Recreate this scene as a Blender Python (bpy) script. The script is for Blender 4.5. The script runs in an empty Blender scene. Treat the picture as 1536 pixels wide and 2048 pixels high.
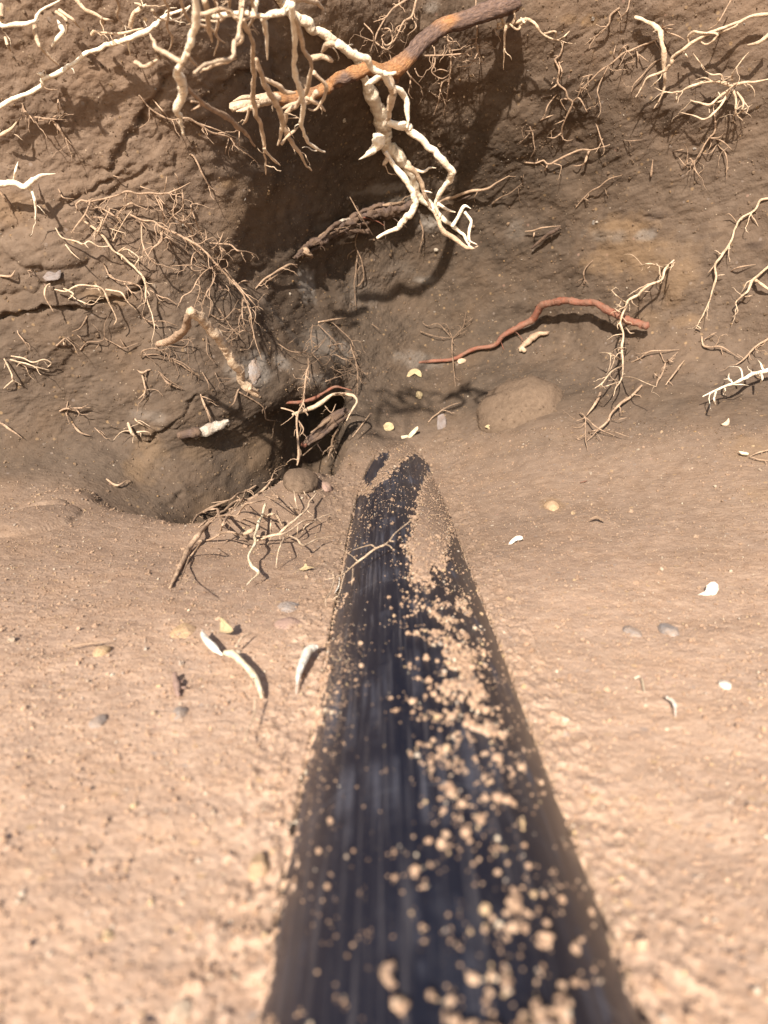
import bpy, math, random
import numpy as np
from mathutils import Vector, Matrix
random.seed(7); np.random.seed(7)
S = bpy.context.scene
COL = S.collection
R = math.radians

# ------------------------------------------------------------------ camera, light, exposure
FPX = 1540.0                      # focal length in pixels of the 1536 x 2048 frame
PITCH = math.atan(334 / FPX)      # looking slightly down into the excavation
CAMZ = 0.26
CAM = Vector((0, 0, CAMZ))
cd = bpy.data.cameras.new('camera')
cam = bpy.data.objects.new('camera', cd); COL.objects.link(cam)
cam.location = CAM; cam.rotation_euler = (R(90) - PITCH, 0, 0)
cd.sensor_fit = 'VERTICAL'; cd.sensor_height = 36.0; cd.sensor_width = 27.0
cd.lens = 36.0 * FPX / 2048
cd.clip_start = 0.01; cd.clip_end = 200
cd.dof.use_dof = True; cd.dof.focus_distance = 1.15; cd.dof.aperture_fstop = 6.0
S.camera = cam

SUN_EL, SUN_AZ = R(28), R(13)     # behind the camera, to its left
world = bpy.data.worlds.new('World'); S.world = world; world.use_nodes = True
wn = world.node_tree.nodes; wl = world.node_tree.links
sky = wn.new('ShaderNodeTexSky'); sky.sky_type = 'NISHITA'; sky.sun_disc = False
sky.sun_elevation = SUN_EL; sky.sun_rotation = math.pi + SUN_AZ
wl.new(sky.outputs[0], wn['Background'].inputs[0]); wn['Background'].inputs[1].default_value = 0.085
sd = bpy.data.lights.new('sun', 'SUN'); sd.energy = 5.0; sd.angle = R(1.0); sd.color = (1.0, 0.91, 0.80)
sun = bpy.data.objects.new('sun', sd); COL.objects.link(sun)
TOSUN = Vector((-math.sin(SUN_AZ) * math.cos(SUN_EL), -math.cos(SUN_AZ) * math.cos(SUN_EL), math.sin(SUN_EL)))
sun.rotation_euler = TOSUN.to_track_quat('Z', 'Y').to_euler()
sun.location = (-0.6, -1.5, 2.5)
S.view_settings.view_transform = 'Standard'; S.view_settings.look = 'None'
S.view_settings.gamma = 1; S.view_settings.exposure = 1.04; S.view_settings.use_curve_mapping = False

# ------------------------------------------------------------------ numeric helpers
def _h(ix, iy, iz, seed):
    n = (ix.astype(np.int64) * 374761393 + iy.astype(np.int64) * 668265263 + iz.astype(np.int64) * 2147483647 + seed * 974634777) & 0xFFFFFFFF
    n = ((n ^ (n >> 13)) * 1274126177) & 0xFFFFFFFF
    n = ((n ^ (n >> 15)) * 2246822519) & 0xFFFFFFFF
    return ((n ^ (n >> 16)) & 0xFFFFFF) / float(0xFFFFFF)
ROT = np.array([[0.80, 0.36, 0.48], [-0.60, 0.48, 0.64], [0.0, -0.80, 0.60]])
def vnoise(P, scale, seed=0):
    Q = (P @ ROT.T) * scale + 57.31
    I = np.floor(Q).astype(np.int64); F = Q - I; F = F * F * F * (F * (F * 6 - 15) + 10)
    o = 0
    for dx in (0, 1):
        wx = F[:, 0] if dx else 1 - F[:, 0]
        for dy in (0, 1):
            wy = F[:, 1] if dy else 1 - F[:, 1]
            for dz in (0, 1):
                wz = F[:, 2] if dz else 1 - F[:, 2]
                o = o + wx * wy * wz * _h(I[:, 0] + dx, I[:, 1] + dy, I[:, 2] + dz, seed)
    return o * 2 - 1
def fbm(P, scale, octaves=3, seed=0, gain=0.5):
    o = 0; a = 1; t = 0
    for k in range(octaves):
        o = o + a * vnoise(P @ ROT.T if k % 2 else P, scale * 2 ** k, seed + k * 17); t += a; a *= gain
    return o / t
def sstep(a, b, x):
    t = np.clip((x - a) / (b - a), 0, 1); return t * t * (3 - 2 * t)
CP, SP = math.cos(PITCH), math.sin(PITCH)
def ray(u, v):                    # direction of the sight line through a pixel of the 1536 x 2048 photograph
    x = (u - 768) / FPX; y = -(v - 1024) / FPX
    return Vector((x, CP + y * SP, -SP + y * CP)).normalized()
def catmull(pts, n):
    P = np.array(pts, float); k = len(P)
    if k == 2: 
        t = np.linspace(0, 1, n)[:, None]; return P[0] * (1 - t) + P[1] * t
    E = np.vstack([2 * P[0] - P[1], P, 2 * P[-1] - P[-2]])
    T = np.linspace(0, k - 1 - 1e-6, n); i = T.astype(int); t = (T - i)[:, None]
    a, b, c, d = E[i], E[i + 1], E[i + 2], E[i + 3]
    return 0.5 * ((2 * b) + (c - a) * t + (2 * a - 5 * b + 4 * c - d) * t ** 2 + (3 * b - a - 3 * c + d) * t ** 3)
def seg_dist(P, A, B):            # distance of points P (n,k) to segment AB
    A = np.array(A, float); B = np.array(B, float); d = B - A
    t = np.clip(((P - A) @ d) / max(d @ d, 1e-12), 0, 1)
    return np.sqrt((((P - A) - t[:, None] * d) ** 2).sum(1))

# ------------------------------------------------------------------ object helpers
def tag(o, label=None, cat=None, group=None, kind=None):
    if label: o['label'] = label
    if cat: o['category'] = cat
    if group: o['group'] = group
    if kind: o['kind'] = kind
    return o
def link_mesh(name, V, F, mat, parent=None, smooth=True):
    me = bpy.data.meshes.new(name)
    V = np.asarray(V, np.float32); F = np.asarray(F, np.int32)
    me.vertices.add(len(V)); me.vertices.foreach_set('co', V.ravel())
    k = F.shape[1]
    me.loops.add(F.size); me.loops.foreach_set('vertex_index', F.ravel())
    me.polygons.add(len(F)); me.polygons.foreach_set('loop_start', np.arange(0, F.size, k, dtype=np.int32))
    me.polygons.foreach_set('loop_total', np.full(len(F), k, np.int32))
    me.polygons.foreach_set('use_smooth', np.full(len(F), smooth))
    me.update(calc_edges=True); me.validate()
    me.materials.append(mat)
    o = bpy.data.objects.new(name, me); COL.objects.link(o)
    if parent: o.parent = parent; 
    return o
def empty(name, loc=(0, 0, 0)):
    o = bpy.data.objects.new(name, None); COL.objects.link(o); o.location = loc; o.empty_display_size = .02
    return o

# ------------------------------------------------------------------ materials
def newmat(name, rough=.9, spec=.2):
    m = bpy.data.materials.new(name); m.use_nodes = True
    nt = m.node_tree; b = nt.nodes['Principled BSDF']
    b.inputs['Roughness'].default_value = rough; b.inputs['Specular IOR Level'].default_value = spec
    return m, nt, b
def N(nt, t, **kw):
    n = nt.nodes.new(t)
    for k, v in kw.items(): setattr(n, k, v)
    return n
def coords(nt, scale=(1, 1, 1)):
    g = N(nt, 'ShaderNodeNewGeometry'); mp = N(nt, 'ShaderNodeMapping'); mp.inputs['Scale'].default_value = scale
    nt.links.new(g.outputs['Position'], mp.inputs[0]); return mp.outputs[0]
def noise(nt, co, scale, detail=4, rough=.6):
    n = N(nt, 'ShaderNodeTexNoise'); n.inputs['Scale'].default_value = scale; n.inputs['Detail'].default_value = detail
    n.inputs['Roughness'].default_value = rough; nt.links.new(co, n.inputs['Vector']); return n
def voro(nt, co, scale, feature='F1'):
    n = N(nt, 'ShaderNodeTexVoronoi', feature=feature); n.inputs['Scale'].default_value = scale; nt.links.new(co, n.inputs['Vector']); return n
def ramp(nt, fac, stops, interp='LINEAR'):
    r = N(nt, 'ShaderNodeValToRGB'); r.color_ramp.interpolation = interp
    while len(r.color_ramp.elements) < len(stops): r.color_ramp.elements.new(.5)
    for e, (p, c) in zip(r.color_ramp.elements, stops):
        e.position = p; e.color = (c, c, c, 1) if not hasattr(c, '__len__') else (*c, 1)
    nt.links.new(fac, r.inputs[0]); return r.outputs[0]
def mix(nt, fac, a, b, blend='MIX'):
    m = N(nt, 'ShaderNodeMix', data_type='RGBA', blend_type=blend)
    for s, v in ((m.inputs[0], fac), (m.inputs[6], a), (m.inputs[7], b)):
        if hasattr(v, 'is_linked') or hasattr(v, 'links'): nt.links.new(v, s)
        elif hasattr(v, '__len__'): s.default_value = (*v, 1)
        else: s.default_value = v
    return m.outputs[2]
def math_(nt, op, a, b=None):
    m = N(nt, 'ShaderNodeMath', operation=op)
    for s, v in ((m.inputs[0], a), (m.inputs[1], b)):
        if v is None: continue
        if hasattr(v, 'links'): nt.links.new(v, s)
        else: s.default_value = v
    return m.outputs[0]
def bump(nt, b, h, strength, dist, prev=None):
    n = N(nt, 'ShaderNodeBump'); n.inputs['Strength'].default_value = strength; n.inputs['Distance'].default_value = dist
    nt.links.new(h, n.inputs['Height'])
    if prev: nt.links.new(prev, n.inputs['Normal'])
    nt.links.new(n.outputs[0], b.inputs['Normal']); return n.outputs[0]

SOIL_PALE = ((.43, .283, .192), (.58, .405, .288))
SOIL_DIM = ((.047, .035, .026), (.081, .060, .044))  # dark end: the wall's shade put into the colour, partly real damp
def soil_material():
    m, nt, b = newmat('soil', .95, .12); L = nt.links
    co = coords(nt)
    def attr(n):
        a = N(nt, 'ShaderNodeAttribute', attribute_name=n); return a.outputs['Fac']
    big = noise(nt, co, 9, 5, .6); mid = noise(nt, co, 60, 5, .65); fine = noise(nt, co, 420, 3, .7)
    dry = mix(nt, ramp(nt, mid.outputs[0], ((.35, 0.), (.65, 1.))), SOIL_PALE[0], SOIL_PALE[1])  # pale end: soil without the painted shade and damp
    dim_soil = mix(nt, ramp(nt, mid.outputs[0], ((.35, 0.), (.68, 1.))), SOIL_DIM[0], SOIL_DIM[1])
    c = mix(nt, attr('damp_shade'), dry, dim_soil)  # dimming with distance and depth is painted into the soil tone
    # warm and grey mottling
    c = mix(nt, ramp(nt, big.outputs[0], ((.45, 0.), (.75, .45))), c, mix(nt, attr('damp_shade'), (.48, .30, .185), (.115, .073, .044)))
    m3 = noise(nt, co, 22, 4, .6); c = mix(nt, ramp(nt, m3.outputs[0], ((.38, .0), (.62, .35))), c, mix(nt, attr('damp_shade'), (.40, .29, .225), (.10, .073, .054)))
    # embedded clasts of other colour
    v1 = voro(nt, co, 120); sel = ramp(nt, v1.outputs['Color'], ((.80, 0.), (.86, 1.)))
    body = ramp(nt, math_(nt, 'ADD', v1.outputs['Distance'], math_(nt, 'MULTIPLY', mid.outputs[0], .25)), ((.36, 1.), (.50, 0.)))
    hue = ramp(nt, v1.outputs['Color'], ((.80, (.50, .33, .17)), (.88, (.30, .25, .22)), (.93, (.42, .26, .20)), (1., (.62, .45, .24))), 'CONSTANT')
    huew = mix(nt, attr('damp_shade'), hue, mix(nt, .55, hue, (.09, .06, .038)))
    c = mix(nt, math_(nt, 'MULTIPLY', math_(nt, 'MULTIPLY', sel, body), .6), c, huew)
    v2 = voro(nt, co, 330); sel2 = ramp(nt, v2.outputs['Color'], ((.90, 0.), (.93, 1.)))
    b2 = ramp(nt, v2.outputs['Distance'], ((.22, 1.), (.38, 0.)))
    c = mix(nt, math_(nt, 'MULTIPLY', math_(nt, 'MULTIPLY', sel2, b2), .75), c, mix(nt, attr('damp_shade'), (.85, .70, .48), (.40, .31, .22)))
    c = mix(nt, ramp(nt, fine.outputs[0], ((.3, .45), (.5, 0.))), c, mix(nt, .5, c, (.10, .06, .035)))
    # stains
    c = mix(nt, attr('ochre'), c, (.21, .135, .075)); c = mix(nt, attr('pale'), c, (.27, .24, .21)); c = mix(nt, attr('dark'), c, (.05, .035, .028))
    L.new(c, b.inputs['Base Color'])
    n1 = bump(nt, b, mid.outputs[0], .14, .004)
    crumbs = voro(nt, co, 260); n2 = bump(nt, b, crumbs.outputs['Distance'], .25, .002, n1)
    bump(nt, b, fine.outputs[0], .6, .0015, n2)
    return m

def root_material(name, c0, c1, dirt, dirt_amt, stretch=1.0, rough=.75):
    m, nt, b = newmat(name, rough, .25); L = nt.links; co = coords(nt)
    a = noise(nt, co, 90, 4, .6); f = noise(nt, co, 700, 3, .7); d = noise(nt, co, 45, 4, .7)
    c = mix(nt, ramp(nt, a.outputs[0], ((.35, 0.), (.65, 1.))), c0, c1)
    c = mix(nt, ramp(nt, d.outputs[0], ((.52 - dirt_amt * .25, 0.), (.62, dirt_amt))), c, dirt)
    c = mix(nt, ramp(nt, f.outputs[0], ((.3, .4), (.5, 0.))), c, dirt)
    L.new(c, b.inputs['Base Color'])
    w = noise(nt, co, 260, 4, .7)
    n1 = bump(nt, b, a.outputs[0], .6, .004); n2 = bump(nt, b, w.outputs[0], .8, .0025, n1); bump(nt, b, f.outputs[0], .7, .0012, n2)
    return m
def stone_material(name, stops, rough=.85):
    m, nt, b = newmat(name, rough, .2); co = coords(nt)
    g = N(nt, 'ShaderNodeNewGeometry'); c = ramp(nt, g.outputs['Random Per Island'], stops)
    f = noise(nt, co, 400, 4, .7)
    c = mix(nt, ramp(nt, f.outputs[0], ((.35, .5), (.6, 0.))), c, mix(nt, .5, c, (.12, .07, .04)))
    if name == 'loose_soil':                                    # painted light falloff: crumbs darken towards the bank
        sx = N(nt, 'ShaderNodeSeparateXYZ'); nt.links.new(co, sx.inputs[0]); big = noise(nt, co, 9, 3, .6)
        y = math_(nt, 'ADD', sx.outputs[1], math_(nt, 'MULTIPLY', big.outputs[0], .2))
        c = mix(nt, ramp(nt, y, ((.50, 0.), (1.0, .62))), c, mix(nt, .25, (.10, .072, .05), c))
    nt.links.new(c, b.inputs['Base Color']); bump(nt, b, f.outputs[0], .7, .002)
    return m
M = {}
M['soil'] = soil_material()
M['white'] = root_material('pale_root', (.93, .82, .65), (.84, .70, .52), (.56, .40, .26), .3)
M['cream'] = root_material('cream_root', (.71, .545, .385), (.55, .41, .275), (.34, .23, .15), .55)
M['tan'] = root_material('dusty_root', (.49, .34, .23), (.37, .255, .17), (.24, .16, .105), .55)
M['brown'] = root_material('brown_root', (.31, .21, .14), (.23, .155, .10), (.14, .09, .06), .5)
M['red'] = root_material('red_root', (.25, .085, .05), (.17, .06, .04), (.23, .14, .095), .6, rough=.6)
M['ivory'] = root_material('ivory_shoot', (.82, .74, .55), (.70, .56, .36), (.48, .34, .22), .45, rough=.5)
M['snow'] = root_material('white_flesh', (.88, .84, .76), (.78, .71, .60), (.56, .43, .30), .4, rough=.4)
M['yellow'] = root_material('straw_husk', (.46, .37, .21), (.36, .28, .16), (.36, .25, .15), .4)
M['grey'] = root_material('grey_flake', (.22, .19, .18), (.15, .13, .125), (.22, .15, .11), .5)
M['purple'] = root_material('weathered_bark', (.105, .072, .06), (.05, .034, .028), (.19, .12, .075), .6)
M['lichen'] = root_material('bleached_wood', (.52, .46, .38), (.34, .28, .22), (.16, .11, .085), .5)

def bark_material():
    m, nt, b = newmat('orange_bark', .8, .25)
    uv = N(nt, 'ShaderNodeUVMap'); co = coords(nt)
    mp = N(nt, 'ShaderNodeMapping'); mp.inputs['Scale'].default_value = (14, 5, 1); nt.links.new(uv.outputs[0], mp.inputs[0])
    st = noise(nt, mp.outputs[0], 2.2, 6, .7); big = noise(nt, co, 11, 3, .6); f = noise(nt, co, 300, 3, .7)
    c = mix(nt, ramp(nt, st.outputs[0], ((.38, 0.), (.62, 1.))), (.33, .145, .06), (.50, .27, .125))
    c2 = mix(nt, ramp(nt, st.outputs[0], ((.4, 0.), (.65, 1.))), (.10, .065, .055), (.26, .17, .13))
    c = mix(nt, ramp(nt, big.outputs[0], ((.44, 0.), (.54, 1.))), c, c2)
    c = mix(nt, ramp(nt, f.outputs[0], ((.35, .5), (.5, 0.))), c, (.16, .09, .05))
    nt.links.new(c, b.inputs['Base Color'])
    n1 = bump(nt, b, st.outputs[0], .9, .006); bump(nt, b, f.outputs[0], .5, .001, n1); return m
M['bark'] = bark_material()

def pipe_material():
    m, nt, b = newmat('black_plastic', .42, .22); co = coords(nt)
    st = noise(nt, coords(nt, (150, 3.5, 40)), 1, 5, .65); st2 = noise(nt, coords(nt, (520, 9, 150)), 1, 3, .6)
    cross = noise(nt, coords(nt, (14, 420, 14)), 1, 3, .6); big = noise(nt, co, 14, 4, .6); f = noise(nt, co, 900, 2, .6)
    dust = math_(nt, 'MULTIPLY', ramp(nt, st.outputs[0], ((.45, 0.), (.72, 1.))), ramp(nt, big.outputs[0], ((.46, .03), (.62, 1.))))
    dust2 = math_(nt, 'MULTIPLY', ramp(nt, st2.outputs[0], ((.52, 0.), (.75, 1.))), .35)
    scr = math_(nt, 'MULTIPLY', ramp(nt, cross.outputs[0], ((.66, 0.), (.72, 1.))), ramp(nt, big.outputs[0], ((.5, 0.), (.6, .5))))
    spk = ramp(nt, f.outputs[0], ((.66, 0.), (.72, .5)))
    c = mix(nt, math_(nt, 'MULTIPLY', dust, .32), (.009, .011, .020), (.27, .27, .32))
    c = mix(nt, math_(nt, 'MULTIPLY', dust2, .6), c, (.30, .27, .27)); c = mix(nt, math_(nt, 'MULTIPLY', scr, .5), c, (.35, .36, .40))
    c = mix(nt, math_(nt, 'MULTIPLY', spk, .5), c, (.35, .27, .2))
    nt.links.new(c, b.inputs['Base Color'])
    nt.links.new(math_(nt, 'ADD', math_(nt, 'MULTIPLY', dust, .35), .33), b.inputs['Roughness'])
    n1 = bump(nt, b, st.outputs[0], .25, .0012); bump(nt, b, st2.outputs[0], .15, .0006, n1); return m
M['pipe'] = pipe_material()
# ------------------------------------------------------------------ the soil: floor, pit and undercut wall as one swept sheet
PR, PX, PZ = 0.080, 0.0263, -0.028        # pipe radius, axis x, axis z
KX = [-3.0, -1.2, -.75, -.50, -.37, -.26, -.13, -.065, .08, .3, .55, .85, 1.3, 3.0]
def prof(*p): return [(-2.5, 0.02), (0.1, 0.), (.65, 0.)] + list(p)
KP = [
 prof((.75,.03),(.80,.05),(.84,.05),(.88,.08),(.90,.15),(.91,.24),(.90,.32),(.88,.42),(.86,.52),(.84,.64),(.8,.8),(.8,1.05),(7,1.2)),
 prof((.85,.03),(.98,.05),(1.02,.05),(1.06,.08),(1.08,.15),(1.08,.22),(1.07,.3),(1.05,.4),(1.02,.5),(.98,.62),(.93,.78),(.9,1.05),(7,1.2)),
 prof((.95,.02),(1.10,.045),(1.14,.06),(1.18,.09),(1.21,.14),(1.21,.2),(1.195,.28),(1.17,.38),(1.14,.5),(1.08,.62),(1.0,.78),(.97,1.05),(7,1.2)),
 prof((1.0,.02),(1.15,.035),(1.19,.045),(1.24,.075),(1.27,.12),(1.27,.18),(1.25,.27),(1.21,.38),(1.19,.5),(1.12,.62),(1.02,.78),(1.0,1.05),(7,1.2)),
 prof((.95,.01),(1.11,.015),(1.16,-.01),(1.24,.01),(1.30,.06),(1.285,.15),(1.27,.27),(1.26,.39),(1.225,.51),(1.15,.63),(1.06,.78),(1.04,1.05),(7,1.2)),
 prof((.95,.0),(1.10,.005),(1.17,-.11),(1.33,-.08),(1.385,.08),(1.335,.165),(1.33,.27),(1.33,.39),(1.28,.51),(1.17,.63),(1.08,.78),(1.05,1.05),(7,1.2)),
 prof((1.0,.0),(1.26,.055),(1.36,-.07),(1.60,-.02),(1.65,.12),(1.46,.190),(1.55,.27),(1.62,.38),(1.57,.51),(1.41,.64),(1.25,.76),(1.2,1.05),(7,1.2)),
 prof((1.0,.0),(1.28,.035),(1.42,.06),(1.52,.10),(1.57,.15),(1.60,.20),(1.66,.28),(1.70,.39),(1.62,.53),(1.48,.655),(1.28,.77),(1.23,1.05),(7,1.2)),
 prof((1.0,.0),(1.33,.040),(1.48,.080),(1.58,.13),(1.65,.18),(1.70,.22),(1.73,.29),(1.74,.40),(1.68,.54),(1.53,.665),(1.36,.78),(1.3,1.05),(7,1.2)),
 prof((1.0,.03),(1.2,.07),(1.35,.12),(1.45,.16),(1.55,.2),(1.62,.24),(1.65,.32),(1.63,.43),(1.56,.55),(1.45,.66),(1.33,.8),(1.28,1.05),(7,1.2)),
 prof((.92,.05),(1.07,.10),(1.17,.14),(1.26,.18),(1.33,.21),(1.38,.26),(1.39,.34),(1.37,.45),(1.33,.55),(1.27,.66),(1.2,.8),(1.17,1.05),(7,1.2)),
 prof((.82,.06),(.95,.12),(1.02,.15),(1.08,.18),(1.13,.21),(1.16,.26),(1.17,.34),(1.16,.45),(1.13,.55),(1.1,.66),(1.05,.8),(1.03,1.05),(7,1.2)),
 prof((.75,.06),(.84,.12),(.88,.15),(.92,.18),(.95,.21),(.97,.26),(.98,.34),(.97,.45),(.96,.55),(.95,.66),(.93,.8),(.92,1.05),(7,1.2)),
 prof((.72,.06),(.80,.12),(.84,.15),(.88,.18),(.90,.21),(.91,.26),(.92,.34),(.91,.45),(.90,.55),(.89,.66),(.88,.8),(.88,1.05),(7,1.2)),
]
KP = np.array(KP)                                           # (nx, 16, 2)
def xs_axis():
    x = list(np.arange(-3, -.95, .05)) + list(np.arange(-.95, -.10, .0027)) + list(np.arange(-.10, .15, .00125)) + list(np.arange(.15, 1.0, .0027)) + list(np.arange(1.0, 3.01, .05))
    return np.array(x)
X = xs_axis(); NXn = len(X)
def pchip_rows(x):                                          # smooth interpolation of the key profiles
    i = np.clip(np.searchsorted(KX, x) - 1, 0, len(KX) - 2); K = np.array(KX)
    t = ((x - K[i]) / (K[i + 1] - K[i])); 
    def tang(j):
        j0 = np.clip(j - 1, 0, len(KX) - 1); j1 = np.clip(j + 1, 0, len(KX) - 1)
        return (KP[j1] - KP[j0]) / (K[j1] - K[j0])[:, None, None]
    h = (K[i + 1] - K[i])[:, None, None]; t = t[:, None, None]
    return (2*t**3-3*t**2+1)*KP[i] + (t**3-2*t**2+t)*h*tang(i)*.6 + (-2*t**3+3*t**2)*KP[i+1] + (t**3-t**2)*h*tang(i+1)*.6
ROWS = pchip_rows(X)
seg_n = [30, 300, 175, 130, 50, 60, 45, 45, 55, 55, 60, 65, 70, 40, 40]   # rows per profile segment
Pp = []
for s in range(15):
    a = ROWS[:, max(s - 1, 0)]; b_ = ROWS[:, s]; c_ = ROWS[:, s + 1]; d_ = ROWS[:, min(s + 2, 15)]
    t = np.linspace(0, 1, seg_n[s], endpoint=False)
    if s == 0: t = t ** .35 if False else 1 - (1 - t) ** 1.6
    for tt in t:
        lb = max(1e-6, 1)
        if s in (0, 14): Pp.append(b_ * (1 - tt) + c_ * tt)
        elif s == 1: Pp.append(b_ * (1 - tt) + c_ * tt)
        else:
            m0 = (c_ - a) * .5; m1 = (d_ - b_) * .5
            ln = np.linalg.norm(c_ - b_, axis=1)[:, None]
            m0 = m0 / np.maximum(np.linalg.norm(m0, axis=1)[:, None], 1e-6) * ln; m1 = m1 / np.maximum(np.linalg.norm(m1, axis=1)[:, None], 1e-6) * ln
            Pp.append((2*tt**3-3*tt**2+1)*b_ + (tt**3-2*tt**2+tt)*m0 + (-2*tt**3+3*tt**2)*c_ + (tt**3-tt**2)*m1)
Pp.append(ROWS[:, 15])
Pp = np.array(Pp); NR = len(Pp)                             # (rows, nx, 2)
ROWSEG = np.concatenate([np.full(n, i) + np.linspace(0, 1, n, endpoint=False) for i, n in enumerate(seg_n)] + [[15]])
G = np.zeros((NR, NXn, 3)); G[..., 0] = X[None, :]; G[..., 1] = Pp[..., 0]; G[..., 2] = Pp[..., 1]
def grid_normals(G):
    du = np.gradient(G, axis=1); dv = np.gradient(G, axis=0)
    n = np.cross(du, dv); return n / np.maximum(np.linalg.norm(n, axis=2)[..., None], 1e-9)
SEG = np.repeat(ROWSEG[:, None], NXn, 1).ravel()
Nn = grid_normals(G).reshape(-1, 3)
P0 = G.reshape(-1, 3).copy()
wall = sstep(4.3, 7.5, SEG)                                 # 0 floor .. 1 wall
# bulk undulation
d = .016 * fbm(P0, 5.5, 2, 1) * (.25 + .75 * wall) + .0075 * fbm(P0, 18, 2, 5) * (.35 + .65 * wall)
P = P0 + Nn * d[:, None]
# a coarse copy of the sheet is used to find where sight lines meet the soil
from mathutils.bvhtree import BVHTree
def coarse_bvh(P):
    Gc = P.reshape(NR, NXn, 3)[::5, ::4]; r, c = Gc.shape[:2]
    idx = np.arange(r * c).reshape(r, c); F = np.stack([idx[:-1, :-1], idx[:-1, 1:], idx[1:, 1:], idx[1:, :-1]], -1).reshape(-1, 4)
    return BVHTree.FromPolygons([tuple(v) for v in Gc.reshape(-1, 3)], [tuple(f) for f in F])
BV = coarse_bvh(P)
def hit(u, v, bv=None):
    r = ray(u, v); h = (bv or BV).ray_cast(CAM, r)
    if h[0] is None: return CAM + r * 1.3, Vector((0, -1, 0)), 1.3
    return h[0], h[1], h[3]
Gn = grid_normals(P.reshape(NR, NXn, 3)).reshape(-1, 3)
disp = np.zeros(len(P))
# cracks, ledges and hollows of the wall, traced: points, half width, depth, ledge (outward shift above the line)
CR = [
 ([(0,632),(60,622),(120,612),(180,608),(255,592),(290,560)], 3.0, .022, .018),
 ([(200,420),(235,372),(290,345),(350,330)], 3.0, .010, .0),
 ([(225,330),(240,300),(262,262),(300,215),(320,180),(345,150)], 5.0, .016, .010),
 ([(262,262),(290,240),(300,210)], 3.0, .010, 0), ([(310,300),(325,270),(318,240)], 2.5, .007, 0),
 ([(335,320),(352,340),(350,290)], 2.5, .008, 0), ([(140,400),(200,370),(240,345)], 3.0, .012, .006),
 ([(395,205),(420,190),(445,165),(480,145),(510,140)], 6.0, .020, .016),
 ([(125,710),(130,760),(126,800)], 2.0, .006, 0), ([(40,560),(80,545),(130,490)], 2.5, .008, 0),
 ([(290,505),(300,560),(310,610),(290,640)], 3.0, .010, 0), ([(330,850),(370,820),(390,790)], 2.5, .010, .006),
 ([(290,590),(330,640)], 4.0, .012, 0), ([(530,60),(545,120),(560,170)], 6.0, .014, 0),
 ([(150,150),(160,130),(190,105)], 2.5, .006, 0), ([(505,545),(560,520),(600,480),(660,440)], 4, .008, 0),
 ([(1280,432),(1320,440),(1340,436)], 3.0, .008, 0), ([(1150,280),(1165,290)], 4, .008, 0),
 ([(240,860),(300,880),(330,850)], 3, .008, 0.01), ([(330,1045),(340,1010),(360,985)], 3, .012, .01),
 ([(20,590),(70,580),(110,560)], 3, .008, .006), ([(380,300),(400,330),(420,370)], 3, .008, .0),
]
for pts, w, dep, ledge in CR:
    H = [np.array(hit(*p)[0]) for p in pts]
    lo = np.min(H, 0) - .05; hi = np.max(H, 0) + .05
    sel = np.where(((P > lo) & (P < hi)).all(1))[0]
    if not len(sel): continue
    Q = P[sel] + .007 * np.stack([fbm(P[sel], 60, 2, 11), fbm(P[sel], 60, 2, 12), fbm(P[sel], 60, 2, 13)], 1)
    D = np.min([seg_dist(Q, H[i], H[i + 1]) for i in range(len(H) - 1)], 0)
    wid = w * 1.3 / FPX * 1.3
    disp[sel] -= .75 * dep * np.exp(-(D / wid) ** 2) * (.6 + .4 * fbm(P[sel], 90, 2, 14))
    if ledge:
        above = np.sign(Q[:, 2] - np.interp(Q[:, 0], *zip(*sorted((h[0], h[2]) for h in H))))
        disp[sel] += .55 * ledge * np.where(above > 0, np.exp(-D / .02), 0) * sstep(0, .004, D)
# lumps: (u, v, half width px, half height px, height)
LUMPS = [(70,1040,70,25,.012),(1335,775,60,25,.006),(120,1000,60,20,.01),(770,880,60,40,-.006),
         (90,500,70,40,.012),(1050,640,80,40,-.02),(470,560,60,80,-.02)]
for u, v, ru, rv, hh in LUMPS:
    c, nrm, t = hit(u, v); c = np.array(c)
    rr = ru * t / FPX; cu = np.array(hit(u, v - rv)[0]) - c; rl = max(np.linalg.norm(cu), .01); cu = cu / rl
    dx = P - c; sel = np.where((np.abs(dx) < max(rr, rl) * 2).all(1))[0]; dx = dx[sel]
    a = dx[:, 0] / rr; b2 = (dx @ cu) / rl; q = np.sqrt(a * a + b2 * b2) + .12 * fbm(P[sel], 30, 2, 21)
    disp[sel] += hh * (np.sqrt(np.clip(1 - q ** 2, 0, 1)) if hh > 0 else sstep(1, 0, q))
# medium and fine relief; the packed wall is ridged and flaky, the floor crumbly
fl = 1 - wall
strat = np.stack([P[:, 0] * .8 + P[:, 2] * .7, P[:, 1], P[:, 2] * 2.0 - P[:, 0] * 1.3], 1)
disp += wall * (.0030 * fbm(strat, 38, 4, 31, .55) + .0009 * (1 - 2 * np.abs(fbm(strat, 70, 3, 35))))
leftw = wall * sstep(-.12, -.35, P[:, 0])
disp += leftw * .0022 * np.round(2.5 * fbm(strat, 24, 2, 37)) / 2.5
disp += fl * (.0008 * fbm(P, 90, 3, 41, .8) + .0003 * np.abs(fbm(P, 120, 2, 44))) + (.0006 + .0006 * wall) * fbm(P, 300, 2, 47)
P = P + Gn * disp[:, None]

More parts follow.
